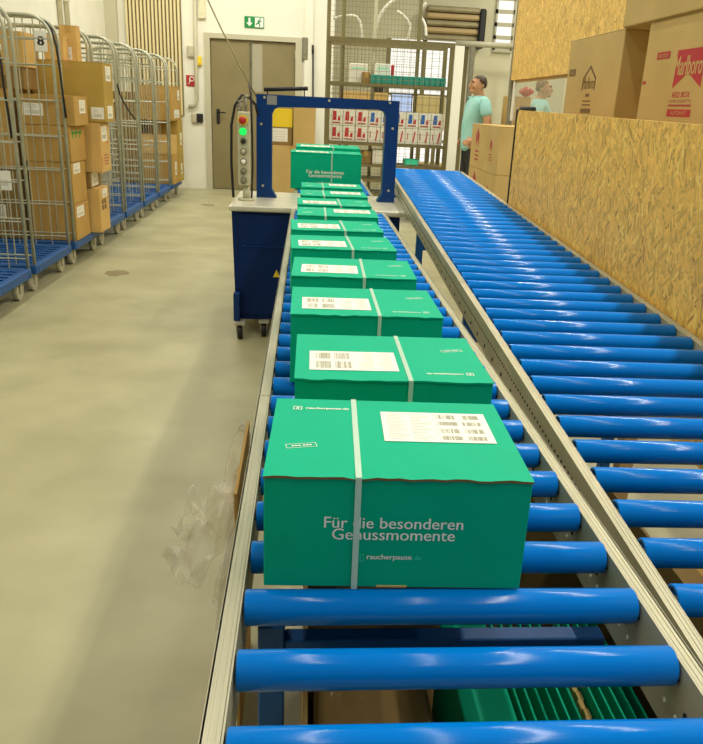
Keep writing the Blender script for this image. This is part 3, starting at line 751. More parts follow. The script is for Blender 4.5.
carton('cardboard_box', 'near brown box second from the bottom in the loaded foreground cage', (-2.165, ny, .497), (-1.825, 6.42, .825), 'cardboard', G8, labels=[('x', .12, .72, .60, .97)])
carton('cardboard_box', 'near brown box with green print at the middle of the loaded foreground cage', (-2.20, ny, .827), (-1.815, 6.45, 1.105), 'cardboard', G8, extra=green_marks)
carton('cardboard_box', 'flat brown box with torn white label on top of the green printed one', (-2.18, ny, 1.107), (-1.765, 6.40, 1.33), 'cardboard', G8, labels=[('y', .04, .30, .42, .72), ('x', .35, .42, .80, .88)])
carton('cardboard_box', 'lowest far brown box with dark square print on the loaded foreground cage', (-2.20, 6.47, CZ), (-1.735, 6.79, .58), 'cardboard_light', G8, labels=[('x', .3, .78, .8, .97)], extra=dark_marks)
carton('cardboard_box', 'small brown box with grey label wedged behind the near stack in the foreground cage', (-2.20, 6.47, .582), (-1.80, 6.79, .715), 'cardboard_dark', G8, labels=[('x', .08, .1, .75, .95)])
carton('cardboard_box', 'light brown box with red marks protruding at the far side of the foreground cage', (-2.20, 6.475, .717), (-1.695, 6.79, 1.13), 'cardboard_light', G8, labels=[('x', .12, .62, .7, .93)], extra=red_marks)
carton('cardboard_box', 'wide olive brown box lying on top of the loaded foreground cage', (-2.22, 6.47, 1.132), (-1.64, 6.79, 1.60), 'cardboard_olive', G8, labels=[('x', .25, .70, .8, .95), ('x', .25, .06, .8, .28), ('y', .80, .05, .98, .25)])
carton('cardboard_box', 'brown box at the back of the foreground cage beside the wall, lowest of its column', (-2.59, 6.03, CZ), (-2.23, 6.5, .75), 'cardboard_dark', G8, labels=[('y', .3, .3, .6, .5)])
carton('cardboard_box', 'brown box at the back of the foreground cage above the lowest wall side one', (-2.59, 6.03, .752), (-2.24, 6.5, 1.36), 'cardboard', G8)
carton('cardboard_box', 'dull brown box under the pale stickered one high in the foreground cage', (-2.40, 6.05, 1.362), (-2.14, 6.38, 1.52), 'cardboard_dark', G8)
carton('cardboard_box', 'light brown box with small pale sticker high at the back of the foreground cage', (-2.36, 6.06, 1.522), (-2.13, 6.36, 1.775), 'cardboard_light', G8, labels=[('y', .12, .45, .32, .62)])
carton('cardboard_box', 'brown box behind the number sign at the top of the foreground cage', (-2.11, 6.50, 1.602), (-1.95, 6.63, 1.79), 'cardboard_light', G8)
carton('cardboard_box', 'upper brown box overhanging at the wall side top of the foreground cage', (-2.59, 6.52, CZ), (-2.25, 6.79, 1.72), 'cardboard', G8)
carton('cardboard_box', 'small light brown box standing on the wide olive box of the foreground cage', (-2.02, 6.66, 1.602), (-1.88, 6.77, 1.88), 'cardboard_light', G8, labels=[('y', .35, .05, .65, .4)])
a = onY(35.5, 51, 5.97); b = onY(46, 30.5, 5.97)
t = thing('number_sign', 'white paper sign with a black 8 on the loaded foreground roll cage', 'sign', (a.x, 5.968, a.z))
mb = MB(); mb.box((0, 0, 0), (b.x-a.x, .0015, b.z-a.z), M['label']); mb.build('paper', None, t)
mb = MB(); put_text(mb, '8', ((b.x-a.x)*.24, -.0006, (b.z-a.z)*.28), (1, 0, 0), (0, 0, 1), (b.x-a.x)*.5, (b.z-a.z)*.44, M['black'], .004); mb.build('numeral', None, t)
a = onY(-1, 190, 4.98); b = onY(10, 171, 4.98)
mb = MB(); mb.box((a.x, 4.981, a.z), (b.x, 4.984, b.z), M['sign_white']); mb.box((a.x+.02, 4.980, a.z+.03), (b.x-.02, 4.981, b.z-.06), M['label_ink'])
tag(mb.build('paper_tag', None), 'grey paper tag hung on the mesh of the second roll cage at the left edge', 'tag')
G9 = 'boxes in the roll cage by the back wall'
def hb(lb, x0, x1, y0, y1, z0, z1, m, labels): carton('cardboard_box', lb, (x0, y0, z0), (x1, y1, z1), m, G9, labels=labels)
hb('lowest near brown box in the cage by the back wall', -2.25, -1.80, 10.85, 11.18, CZ, .60, 'cardboard', [('x', .2, .3, .6, .75)])
hb('brown box with orange top edge, second near one in the cage by the back wall', -2.26, -1.80, 10.85, 11.17, .602, .86, 'cardboard_light', [])
hb('tall brown box with white labels on the aisle side of the far cage', -2.22, -1.78, 11.20, 11.58, CZ, 1.05, 'cardboard_olive', [('x', .3, .12, .6, .3), ('x', .3, .6, .65, .8)])
hb('topmost tall brown box with white label in the cage by the back wall', -2.24, -1.79, 10.87, 11.57, 1.052, 1.50, 'cardboard', [('x', .1, .08, .7, .32), ('x', .55, .6, .8, .9)])
hb('large dull brown box at the wall side of the cage by the back wall', -2.60, -2.28, 10.87, 11.55, CZ, 1.40, 'cardboard_dark', [])

# dark scuffs on the floor are worn-in stains
for i, (px, py, rx, ry) in enumerate(((117, 273, .10, .06), (208, 205, .10, .05))):
    p = onZ(px, py, 0); mb = MB(); rr = random.Random(i)
    mb.poly([(p.x+rx*math.cos(k*.3142)*rr.uniform(.75, 1.1), p.y+ry*2*math.sin(k*.3142)*rr.uniform(.7, 1.1), .0002) for k in range(20)], (0, 0, .0006))
    struct(mb.build('trim_%d' % (4+i), M['door']))

# ------------------------------------------------------------------ strand board wall along the right conveyor
def wx(y): return 1.148+.0237*y
t = thing('strand_board_wall', 'long low strand board side wall beside the right conveyor', 'board', (wx(1.5), 1.5, 0), -.0237)
y0, y1 = -1.6, 2.49
zq = lambda y: 1.357+.0122*(y+1.5-1.69)
mb = MB(); mb.poly([(0, y0, .45), (0, y1, .45), (0, y1, zq(y1)), (0, y0, zq(y0))], (.018, 0, 0)); mb.build('board_panel', M['osb'], t)
mb = MB(); mb.box((-.007, y1-.006, .55), (.025, y1+.008, 1.388), M['black'], bev=.003); mb.build('edge_strip', None, t)
e = MB(); e.tube([(.009, y1-.34, 1.390), (.009, y1-.06, 1.394), (.009, y1-.015, 1.384), (.009, y1+.002, 1.33)], .011, None, 8); e.build('rubber_edge', M['black'], t)
for y in (-1.2, .4, 2.2):
    mb = MB(); mb.box((.019, y-.03, 0), (.07, y+.03, 1.30), bev=.003); mb.build('support_post', M['wood'], t)

# shelf carrying the big cigarette cases behind it
XS = 1.50
t = thing('storage_shelf', 'low shelf behind the strand board wall carrying the large brown cases', 'shelf', (XS+.28, 2.0, 0))
mb = MB(); mb.box((-.27, -1.2, 1.255), (.30, 1.35, 1.285), bev=.003); mb.build('shelf_board', M['wood'], t)
for x in (-.24, .25):
    for y in (-1.15, 1.28):
        mb = MB(); mb.box((x-.02, y-.02, 0), (x+.02, y+.02, 1.255)); mb.build('leg', M['steel_dark'], t)
ZS = 1.286
def case_plane(t, x):            # frame on the conveyor-side face: reading runs towards the camera
    return Vector((x-.0006, 0, 0)), Vector((0, -1, 0)), Vector((0, 0, 1))
def roof(mb, o, ux, uz, pts_px, m, X):
    pts = [onX(x, y, X-.0008) - Vector(t_off) for x, y in pts_px]; mb.poly(pts, Vector((-.0004, 0, 0)), m)
def case(lb, ya, yb, ztop, mat, xf=XS, z0=ZS, depth=.40):
    t = thing('cigarette_case', lb, 'box', (xf+depth/2, (ya+yb)/2, z0), 0, 'large brown cases above the strand board wall')
    l_ = (yb-ya)/2; h_ = ztop-z0
    mb = MB(); mb.box((-depth/2, -l_, 0), (depth/2, l_, h_-.003), M[mat], bev=.006, seg=2)
    mb.box((-depth/2, -l_, h_-.003), (-.001, l_, h_), M[mat], bev=.001); mb.box((.001, -l_, h_-.003), (depth/2, l_, h_), M[mat], bev=.001)
    mb.build('carton_body', None, t)
    mb = MB(); mb.box((-.03, -l_-.0012, h_-.07), (.03, -l_, h_)); mb.box((-.03, l_, h_-.07), (.03, l_+.0012, h_)); mb.build('tape', M['tape'], t)
    return t, Vector(t.location)
k0 = onX(611.5, 115, XS); k1 = onX(571.8, 39.2, XS); k2 = onX(626, 28, XS)
tK, oK = case('large brown case with brown print above the strand board, left of the red printed one', k2.y, k1.y, k2.z, 'cardboard_grey')
m0 = onX(651, 22, XS)
tM, oM = case('large brown case with red printed emblem above the strand board wall', m0.y-.66, m0.y, m0.z, 'cardboard_grey')
zN = max(k2.z, m0.z)+.0005
nL = onX(623, 15, XS-.02)
tN, oN = case('brown case lying across the two printed cases at the upper right corner', nL.y-.8, nL.y, zN+.42, 'cardboard_grey', XS-.015, zN)
def prt(X, o):
    def q(x, y): return onX(x, y, X-.0007)-o
    return q
ux, uz = Vector((0, -1, 0)), Vector((0, 0, 1))
def rect_px(mb, q, x0, y0, x1, y1, m):
    """rectangle on the case face between two pixel corners (upper left, lower right)"""
    a, b = q(x0, y0), q(x1, y1)
    mb.poly([(a.x, a.y, a.z), (a.x, b.y, a.z), (a.x, b.y, b.z), (a.x, a.y, b.z)], (-.0004, 0, 0), m); return a, b
q = prt(XS, oM)
mb = MB()
xM = q(690, 80).x
def yM(px): return q(px, 80).y
def zM(py): return q(684, py).z
tp, zb_ = zM(49.5), zM(88); yl = q(678.5, 50).y; yr = yl-.235
nt_ = zb_+(tp-zb_)*.40
mb.poly([(xM, yl, tp), (xM, yr, tp), (xM, yr, zb_), (xM, (yl+yr)/2, nt_), (xM, yl, zb_)], (-.0004, 0, 0), M['marl_red'])
put_text(mb, 'Marlboro', (xM-.0008, yl+.004, zM(75)), ux, uz, .230, zM(56)-zM(75), M['cardboard_grey'], .0014)
cy = (yl+yr)/2+.03
aa = Vector((xM, q(658, 52).y, zM(56.5)))
flat(mb, aa, ux, uz, 0, 0, .125, zM(49)-zM(56.5), M['marl_red']); put_text(mb, 'RED BOX', (xM-.001, aa.y-.017, zM(55)), ux, uz, .09, zM(50.8)-zM(55), M['cardboard_grey'])
put_text(mb, 'RED BOX', (xM, cy+.075, zM(97.5)), ux, uz, .150, zM(91.5)-zM(97.5), M['marl_red'], .0009)
put_text(mb, 'FILTER CIGARETTES', (xM, cy+.095, zM(102.5)), ux, uz, .19, zM(99.5)-zM(102.5), M['marl_pink'])
flat(mb, (xM, cy+.10, zM(106.5)), ux, uz, 0, 0, .20, zM(104.5)-zM(106.5), M['marl_pink'])
flat(mb, (xM, cy+.10, zM(117)), ux, uz, 0, 0, .205, zM(109.5)-zM(117), M['marl_red']); put_text(mb, 'AUTOMAT', (xM-.001, cy+.065, zM(115.3)), ux, uz, .135, zM(111.3)-zM(115.3), M['cardboard_grey'])
e_ = Vector((xM, m0.y-oM.y-.012, zM(82))); flat(mb, e_, ux, uz, 0, 0, .035, .012, M['marl_red'])
mb.build('case_print', None, tM)
q = prt(XS, oK); mb = MB()
pk = q(591, 66.5); 
w_ = .11
A_ = Vector((pk.x, pk.y+.075, pk.z-.085))
def bar2(p0, p1, wd_):
    p0 = Vector(p0); p1 = Vector(p1); d = (p1-p0).normalized(); nn = Vector((0, -d.z, d.y))*wd_
    mb.poly([p0+nn, p1+nn, p1-nn, p0-nn], (-.0004, 0, 0), M['brown_ink'])
bar2(pk, (pk.x, pk.y+.095, pk.z-.060), .007); bar2(pk, (pk.x, pk.y-.095, pk.z-.060), .007)
bar2((pk.x, pk.y+.092, pk.z-.055), (pk.x, pk.y+.098, pk.z-.115), .006); bar2((pk.x, pk.y-.092, pk.z-.055), (pk.x, pk.y-.090, pk.z-.115), .006)
put_text(mb, 'Marlboro', (pk.x, pk.y+.083, pk.z-.108), ux, uz, .165, .058, M['brown_ink'], .001)
tg = q(570, 70.5); flat(mb, tg, ux, uz, 0, -.032, .105, .004, M['brown_ink'])
put_text(mb, 'BOX', (tg.x-.001, tg.y-.03, tg.z-.023), ux, uz, .05, .017, M['cardboard_grey'])
flat(mb, (pk.x, pk.y, pk.z), ux, uz, -.03, -.145, .03, -.130, M['brown_ink'])
for dz in (.170, .188): flat(mb, (pk.x, pk.y, pk.z), ux, uz, -.065, -dz, .060, -dz+.007, M['brown_ink'])
flat(mb, (pk.x, pk.y, pk.z), ux, uz, -.080, -.225, .075, -.203, M['brown_ink'])
mb.build('case_print', None, tK)

# tall strand board partition behind
XP = 1.95
f0 = onX(517, 20, XP); sm = onX(588, 40, XP); zb0 = onX(540, 77, XP).z
t = thing('strand_board_partition', 'tall pale strand board partition behind the brown cases', 'board', (XP, sm.y, 0))
for a, b in ((sm.y-1.9, sm.y-.004), (sm.y+.004, f0.y)):
    mb = MB(); mb.box((0, a-sm.y, zb0), (.02, b-sm.y, 4.2)); mb.build('board_panel', M['osb_pale'], t)
for y in (f0.y, sm.y-1.8):
    mb = MB(); mb.box((.0, y-sm.y, 0), (.05, y-sm.y+.05, 4.2), bev=.004); mb.build('post', M['steel_dark'] if y == f0.y else M['wood'], t)
mb = MB(); mb.box((.021, -1.8, zb0-.02), (.06, f0.y-sm.y, zb0+.06)); mb.build('crossbar', M['wood'], t); t_part = t
# sheet of clear plastic beside it
p0 = onY(507, 122, f0.y+.07); p1 = onY(518, 70, f0.y+.07)
mb = MB(); mb.grid(lambda u, v: Vector((p0.x+(p1.x-p0.x)*u, f0.y+.07+.012*math.sin(v*9+u*4), p0.z-.9+(p1.z-p0.z+.9)*v)), 6, 20)
tag(mb.build('plastic_sheet', film('white plastic sheet', (.85, .85, .78), .75, .3)), 'white plastic sheet hanging at the far end of the tall partition', 'sheet')
# milky pane closing the gap below the board
ya_, yb_ = f0.y-.10, onX(562, 76, XP).y
pn = MB(); pn.box((.022, yb_-sm.y, 1.30), (.027, ya_-sm.y, zb0-.005)); pn.build('milky_pane', film('milky acrylic pane', (.55, .56, .46), .22, .2), t_part)
pn = MB(); pn.box((.015, ya_-sm.y, 1.30), (.032, ya_-sm.y+.05, zb0-.005)); pn.build('pane_edge', M['tube_white'], t_part)
# brown carton with a red pouch in the gap below the partition
q0 = onY(520, 104, 8.4)
carton('cardboard_box', 'brown box standing under the tall partition with a red pouch on top', (q0.x-.1, 8.4, 0), (q0.x+.12, 8.8, onY(527, 97, 8.4).z), 'cardboard')
pz = onY(527, 97, 8.4).z+.001; pc = onY(527.5, 93, 8.5)
def pouch(u, v):
    th = 2*math.pi*u; ph = math.pi*(.02+.96*v); r_ = 1+.1*math.sin(4*th+ph*3)
    return Vector((.085*r_*math.sin(ph)*math.cos(th), .07*r_*math.sin(ph)*math.sin(th), .048+.048*math.cos(ph)*(1-.25*math.cos(2*th))))
mb = MB(); mb.grid(pouch, 20, 12); tag(mb.build('red_pouch', M['red'], None, (pc.x, 8.55, pz+.006)), 'small red pouch lying on a brown box under the tall partition', 'pouch')

# ------------------------------------------------------------------ pallet of printed cases at the end of the right conveyor
XC = 1.58; cN = onX(501, 126, XC); cL = onX(470.5, 150, XC); zt_ = cN.z; hh = (zt_-.145)/3; ll = (cL.y-cN.y)/2
t = thing('wooden_pallet', 'wooden pallet under the printed brown cases beside the right conveyor end', 'pallet', (XC+.38, cN.y+ll, 0))
for k in range(6):
    mb = MB(); x = -.39+.13*k; mb.box((x, -ll-.03, .118), (x+.10, ll+.03, .14)); mb.build('deck_board', M['wood'], t)
for x in (-.39, -.05, .29):
    mb = MB(); mb.box((x, -ll-.03, .0), (x+.10, ll+.03, .022))
    for y in (-ll-.03, -.07, ll-.11): mb.box((x, y, .022), (x+.10, y+.14, .118))
    mb.build('stringer', M['wood'], t)
names = ['near', 'far']; lv = ['bottom layer', 'middle layer', 'top layer']
for j in range(3):
    for i in range(2):
        y0 = cN.y+ll*i; z0 = .142+hh*j
        def pr(t, w_, l_, h_, i=i):
            mb = MB(); o = Vector((-w_-.0002, 0, 0)); ux = Vector((0, -1, 0)); uz = Vector((0, 0, 1)); s = 1.0 if i else .62
            zc = h_*(.60 if i else .52)
            mb.poly([o+ux*(-.07*s)+uz*(zc+.06*s), o+ux*0+uz*(zc+.12*s), o+ux*(.07*s)+uz*(zc+.06*s), o+ux*(.07*s)+uz*(zc-.05*s), o+ux*0+uz*(zc+.02*s), o+ux*(-.07*s)+uz*(zc-.05*s)], Vector((-.0005, 0, 0)), M['marl_pink'])
            for k in range(3): flat(mb, o, ux, uz, -.07*s, zc-(.09+.035*k)*s, .08*s, zc-(.075+.035*k)*s, M['marl_pink'])
            mb.build('case_print', None, t)
        carton('cigarette_case', '%s brown case in the %s of the pallet stack beyond the right conveyor' % (names[i], lv[j]), (XC, y0+.002, z0), (XC+.5, y0+ll-.002, z0+hh-.001), 'cardboard_grey', 'printed cases on the pallet', extra=pr)

# ------------------------------------------------------------------ wire mesh rack behind the machine
def rack():
    YR = 9.4; D = .55
    l = onY(327, 60, YR); r = onY(454, 60, YR); zt = onY(392, 40, YR).z
    t = thing('wire_shelf_rack', 'olive steel mesh rack holding white cartons behind the strapping machine', 'rack', (l.x, YR, 0)); W = r.x-l.x
    for x in (0, W-.05):
        for y in (0, D-.05):
            mb = MB(); mb.box((x, y, 0), (x+.05, y+.05, zt), bev=.005); mb.build('post', M['rack'], t)
    mb = MB(); mb.box((0, -.01, zt-.05), (W, .04, zt+.005)); mb.box((0, D-.04, zt-.05), (W, D, zt+.005)); mb.build('top_beam', M['rack'], t)
    zs = {}
    for nm, py in (('a', 84), ('b', 127.3), ('c', 143.8), ('d', 165), ('e', 180), ('f', 194)):
        z = onY(392, py, YR).z; zs[nm] = z
        if nm == 'b': continue
        mb = MB(); mb.box((.05, .0, z-.035), (W-.05, .03, z-.003)); mb.box((.05, D-.03, z-.035), (W-.05, D, z-.003))
        n = 22
        for k in range(n): x = .05+(W-.1)*k/(n-1); mb.box((x-.004, .03, z-.012), (x+.004, D-.03, z-.003))
        mb.box((.05, .05, z-.0035), (W-.05, D-.05, z-.0005))
        mb.build('shelf', M['rack'], t)
    def mesh(y, z0, z1, st):
        mb = MB(); n = int(W/st)
        for k in range(n+1): mb.box((W*k/n-.0018, y-.0018, z0), (W*k/n+.0018, y+.0018, z1))
        m = int((z1-z0)/st)
        for k in range(m+1): z = z0+(z1-z0)*k/m; mb.box((0, y-.0018, z-.0018), (W, y+.0018, z+.0018))
        return mb
    mesh(D+.005, .1, zt, .085).build('back_mesh', M['wire_dark'], t)
    mesh(-.012, .1, zt, .085).build('front_mesh', M['wire_dark'], t)
    # fence panel above the rack
    ft = thing('mesh_fence', 'tall wire mesh fence rising above the olive rack', 'fence', (l.x, YR+.62, 0)); fa = 0; fb = onY(420, 20, YR+.62).x-l.x
    for px in (329, 344, 375.5, 420):
        x = onY(px, 20, YR+.62).x-l.x; mb = MB(); mb.box((x-.022, -.02, 0), (x+.022, .02, 3.6), bev=.004); mb.build('post', M['rack'] if px != 375.5 else M['frame_grey'], ft)
    mb = MB(); n = 26
    for k in range(n+1): x = fb*k/n; mb.box((x-.0016, -.0016, 1.2), (x+.0016, .0016, 3.6))
    for k in range(40): z = 1.2+.06*k; mb.box((0, -.0016, z-.0016), (fb, .0016, z+.0016))
    mb.build('wire_panel', M['wire_dark'], ft)
    return l.x, YR, W, zs, D
rx, YR, RW, zs, RD = rack()
# white cartons in two rows, each one a thing
def make_pack(w_, h_, d_, mark):
    t = thing('cigarette_carton', '', 'carton', (0, 0, 0))
    mb = MB(); mb.box((-w_/2, 0, 0), (w_/2, d_, h_), M['pack_white'], bev=.004); mb.box((-w_/2+.006, -.0008, h_*.49), (w_/2-.006, .0006, h_*.505), M['label_ink']); mb.build('carton_body', None, t)
    mb = MB(); c = M['pack_blue'] if mark == 'blue' else M['pack_red']; y = -.0011
    if mark == 'slim':
        mb.poly([(w_*.08, y, h_*.12), (w_*.20, y, h_*.12), (w_*.34, y, h_*.82), (w_*.22, y, h_*.82)], (0, -.0006, 0), c); mb.box((-w_*.35, y-.0006, h_*.3), (-w_*.28, y, h_*.72), M['marl_pink'])
    else:
        mb.poly([(-w_*.36, y, h_*.30), (-w_*.02, y, h_*.30), (-w_*.02, y, h_*.88), (-w_*.30, y, h_*.88)], (0, -.0006, 0), c)
        mb.poly([(w_*.08, y, h_*.28), (w_*.30, y, h_*.28), (w_*.30, y, h_*.58), (w_*.12, y, h_*.52)], (0, -.0006, 0), M['pack_red'])
        mb.box((-w_*.36, y-.0006, h_*.12), (w_*.3, y, h_*.2), M['marl_pink'])
    mb.build('carton_print', None, t); return t
N = 9; x0 = rx+.06; pw = (RW-.12)/N; hh1 = (onY(392, 111.5, YR).z-zs['c'])/2
protos = {}
cols = ['first', 'second', 'third', 'fourth', 'fifth', 'sixth', 'seventh', 'eighth', 'ninth']
for row in range(2):
    for k in range(N):
        mark = ('slim' if k >= 3 else 'red') if row == 0 else ('blue' if k >= 3 else 'red')
        if mark not in protos: c = protos[mark] = make_pack(pw-.006, hh1-.004, .32, mark)
        else: c = copy_tree(protos[mark])
        c.location = (x0+pw*(k+.5), YR+.06, zs['c']+.001+row*hh1)
        tag(c, 'white carton with %s print, %s from left in the %s row of the rack' % ('blue' if mark == 'blue' else 'red', cols[k], 'upper' if row else 'lower'), 'carton', 'white cartons in the mesh rack')
# small teal cartons on the shelf above
a = onY(370, 84, YR+.08).x; b = onY(446, 84, YR+.08).x; n = 14; th_ = onY(400, 76, YR+.08).z-zs['a']; tw = (b-a)/n
pt = thing('teal_carton', '', 'carton'); mb = MB(); mb.box((-tw/2+.002, 0, 0), (tw/2-.002, .2, th_), bev=.004); mb.box((-tw*.3, -.0006, th_*.15), (tw*.3, .0006, th_*.22)); mb.build('carton_body', M['teal'], pt)
for k in range(n):
    c = pt if k == 0 else copy_tree(pt); c.location = (a+tw*(k+.5), YR+.08, zs['a']+.0005)
    tag(c, 'small teal carton in the even row on the upper shelf of the mesh rack', 'carton', 'teal cartons on the upper rack shelf')
p = onY(366, 84, YR+.08)
carton('cardboard_box', 'small brown box left of the teal carton row in the rack', (p.x-.045, YR+.08, zs['a']+.0005), (p.x+.045, YR+.3, zs['a']+.12), 'cardboard_dark')
for px0, px1, py, m_, lb, in ((349, 368, 64, 'pack_white', 'white carton at the left on the upper shelf of the mesh rack'), (375, 390, 64, 'pack_white', 'white carton behind the teal row on the upper rack shelf')):
    a = onY(px0, 84, YR+.32); b = onY(px1, py, YR+.32)
    mb = MB(); mb.box((a.x, YR+.32, zs['a']+.0005), (b.x, YR+.5, b.z), M[m_], bev=.006); mb.box((a.x+.02, YR+.319, b.z-.06), (b.x-.02, YR+.3205, b.z-.05), M['mint_ink'])
    tag(mb.build('carton', None), lb, 'carton')
a = onY(391, 84, YR+.33); b = onY(394.5, 65, YR+.33)
mb = MB(); mb.box((a.x, YR+.33, zs['a']+.0005), (b.x, YR+.45, b.z), bev=.004); mb.box((a.x+.005, YR+.329, b.z-.1), (b.x-.005, YR+.3305, b.z-.03)); tag(mb.build('red_carton', M['pack_red']), 'narrow upright red carton behind the teal row in the rack', 'carton')
a = onY(405, 165, YR+.05); b = onY(419, 148.5, YR+.05)
t = thing('green_crate', 'small green crate on the lower shelf of the mesh rack', 'crate', ((a.x+b.x)/2, YR+.05, zs['d']+.0005)); cw = (b.x-a.x)/2; chh = .07
mb = MB()
for s in (-1, 1): mb.box((s*cw-.004, 0, 0), (s*cw+.004, .25, chh)); 
mb.box((-cw, 0, 0), (cw, .008, chh)); mb.box((-cw, .242, 0), (cw, .25, chh)); mb.box((-cw, 0, 0), (cw, .25, .006)); mb.box((-cw-.008, -.006, chh-.012), (cw+.008, .002, chh)); mb.build('crate_body', M['mint_ink'], t)
a = onY(372, 168, YR+.05); b = onY(383, 152, YR+.05)
carton('white_carton', 'white box on the lower rack shelf seen through the blue arch', (a.x, YR+.06, zs['d']+.0005), (b.x, YR+.3, zs['d']+.17), 'pack_white', tapes=False)
a = onY(362, 168, YR+.05); b = onY(371, 152, YR+.05)
carton('cardboard_box', 'brown box beside the white box on the lower rack shelf', (a.x-.02, YR+.06, zs['d']+.0005), (b.x, YR+.3, zs['d']+.15), 'cardboard_dark')

# workstation behind the rack
YW = 11.0
a = onY(391, 114, YW); b = onY(412, 95, YW)
td = thing('packing_desk', 'packing desk behind the mesh rack carrying the lit monitor', 'desk', ((a.x+b.x)/2-.2, YW, 0))
zd = a.z-.12
mb = MB(); mb.box((-.62, -.15, zd-.04), (.75, .6, zd), bev=.004); mb.build('desk_top', M['cardboard_light'], td)
for x in (-.58, .66):
    for y in (-.1, .52): mb = MB(); mb.box((x, y, 0), (x+.05, y+.05, zd-.04)); mb.build('leg', M['rack'], td)
t = thing('monitor', 'lit pale blue monitor above the right end of the blue arch', 'monitor', ((a.x+b.x)/2, YW, zd)); mwid = (b.x-a.x)/2; mh = b.z-a.z
mb = MB(); mb.box((-mwid-.012, .006, .12-.012), (mwid+.012, .04, .12+mh+.012), bev=.005); mb.build('housing', M['black'], t)
mb = MB(); mb.box((-mwid, .002, .12), (mwid, .007, .12+mh)); mb.build('screen', M['screen'], t)
mb = MB(); mb.box((-.02, .03, .0), (.02, .05, .16)); mb.box((-.1, -.02, 0), (.1, .1, .012), bev=.003); mb.build('stand', M['black'], t)
a = onY(340, 97, YW+.1); b = onY(388, 93, YW+.1)
carton('cardboard_box', 'long flat orange brown box on the desk behind the rack', (a.x, YW+.05, zd+.0005), (b.x, YW+.4, b.z), 'cardboard_light', tapes=False)
a = onY(372, 92, YW+.2); b = onY(383, 86, YW+.2)
carton('black_case', 'small black case on the long flat box behind the rack', (a.x, YW+.1, onY(388, 93, YW+.1).z+.001), (b.x, YW+.3, b.z), 'black', tapes=False)
# beige office chair beyond
p = onY(430, 115, 12.6)
t = thing('office_chair', 'beige padded office chair standing beyond the right end of the rack', 'chair', (p.x, 12.6, 0))
mb = MB(); mb.box((-.24, -.05, p.z-.25), (.24, .05, onY(430, 96, 12.6).z), bev=.045, seg=4); mb.build('backrest', M['cloth_beige'], t)
mb = MB(); mb.box((-.24, -.45, .46), (.24, .05, .55), bev=.03, seg=3); mb.build('seat', M['cloth_beige'], t)
mb = MB(); mb.cyl((0, -.2, .1), (0, -.2, .46), .03); mb.box((-.03, -.02, .45), (.03, .06, p.z-.2)); mb.build('column', M['black'], t)
for k in range(5):
    mb = MB(); c_, s_ = math.cos(k*1.2566), math.sin(k*1.2566); mb.tube([(0, -.2, .11), (.15*c_, -.2+.15*s_, .10), (.28*c_, -.2+.28*s_, .07)], [.025, .02, .016], None, 8); mb.cyl((.28*c_-.012, -.2+.28*s_, .03), (.28*c_+.012, -.2+.28*s_, .03), .03, None, 10); mb.build('leg', M['black'], t)
# white hoses hanging behind the fence
def hose(pts, r, lb, Y=10.045):
    P_ = [onY(x, y, Y) for x, y in pts]; out = []
    for i in range(len(P_)-1):
        p0, p1, p2, p3 = P_[max(i-1, 0)], P_[i], P_[i+1], P_[min(i+2, len(P_)-1)]
        for s in range(6):
            u = s/6; out.append(.5*((2*p1)+(p2-p0)*u+(2*p0-5*p1+4*p2-p3)*u*u+(3*p1-p0-3*p2+p3)*u**3))
    out.append(P_[-1]); mb = MB(); mb.tube(out, r, None, 8); tag(mb.build('flexible_hose', M['tube_white']), lb, 'hose')
hose(((374, 46), (375, 31), (379, 18), (386, 7), (394, 0), (402, -4)), .022, 'thick white flexible hose arching up behind the mesh fence')
hose(((397, 11), (404, 16), (410, 25), (409, 34), (407, 46)), .016, 'thin white hose hanging right of the thick one behind the fence')
hose(((333, 18.5), (344, 16), (355, 16), (360, 22), (362, 33), (362, 40)), .016, 'white hose arching at the left behind the mesh fence posts')
hose(((426, 3), (421, 9), (421, 17), (425, 25), (426, 36)), .018, 'white hose curving left beside the roller shutter drum')

# ------------------------------------------------------------------ brown boxes behind the arch
YK = 7.6
a = onY(271.5, 145, YK); b = onY(292.5, 112, YK)
zl = onY(290, 146, YK).z
lo_l = onY(268, 190, YK); lo_r = onY(304, 190, YK)
def yl_(t, w_, l_, h_):
    mb = MB(); o = Vector((-w_, -l_, 0)); ux = Vector((1, 0, 0)); uz = Vector((0, 0, 1))
    flat(mb, o, ux, uz, .0, h_*.50, 2*w_, h_*.99, M['yellow']); flat(mb, o+Vector((0, -.0005, 0)), ux, uz, w_*.3, h_*.1, w_*1.6, h_*.46, M['label'])
    for k in range(4): flat(mb, o+Vector((0, -.001, 0)), ux, uz, w_*.4, h_*(.15+.07*k), w_*1.4, h_*(.17+.07*k), M['label_ink'])
    mb.build('print', None, t)
hk = (zl-.001)/2
carton('cardboard_box', 'lowest large brown box behind the left leg of the blue arch', (lo_l.x, YK, 0), (lo_r.x+.1, YK+.5, hk), 'cardboard_grey', 'brown boxes behind the arch')
carton('cardboard_box', 'large brown box under the yellow labelled one behind the arch', (lo_l.x, YK, hk+.001), (lo_r.x+.1, YK+.5, zl), 'cardboard_grey', 'brown boxes behind the arch')
carton('cardboard_box', 'brown box with yellow label seen through the blue arch', (a.x-.03, YK+.05, zl+.001), (b.x, YK+.45, b.z+.03), 'cardboard_dark', 'brown boxes behind the arch', tapes=False, extra=yl_)
c_ = onY(315, 145, YK+.02); d_ = onY(294, 104, YK+.02)
carton('cardboard_box', 'taller plain brown box right of the yellow labelled box behind the arch', (b.x+.01, YK+.02, zl+.001), (c_.x, YK+.45, d_.z), 'cardboard_grey', 'brown boxes behind the arch', tapes=False)

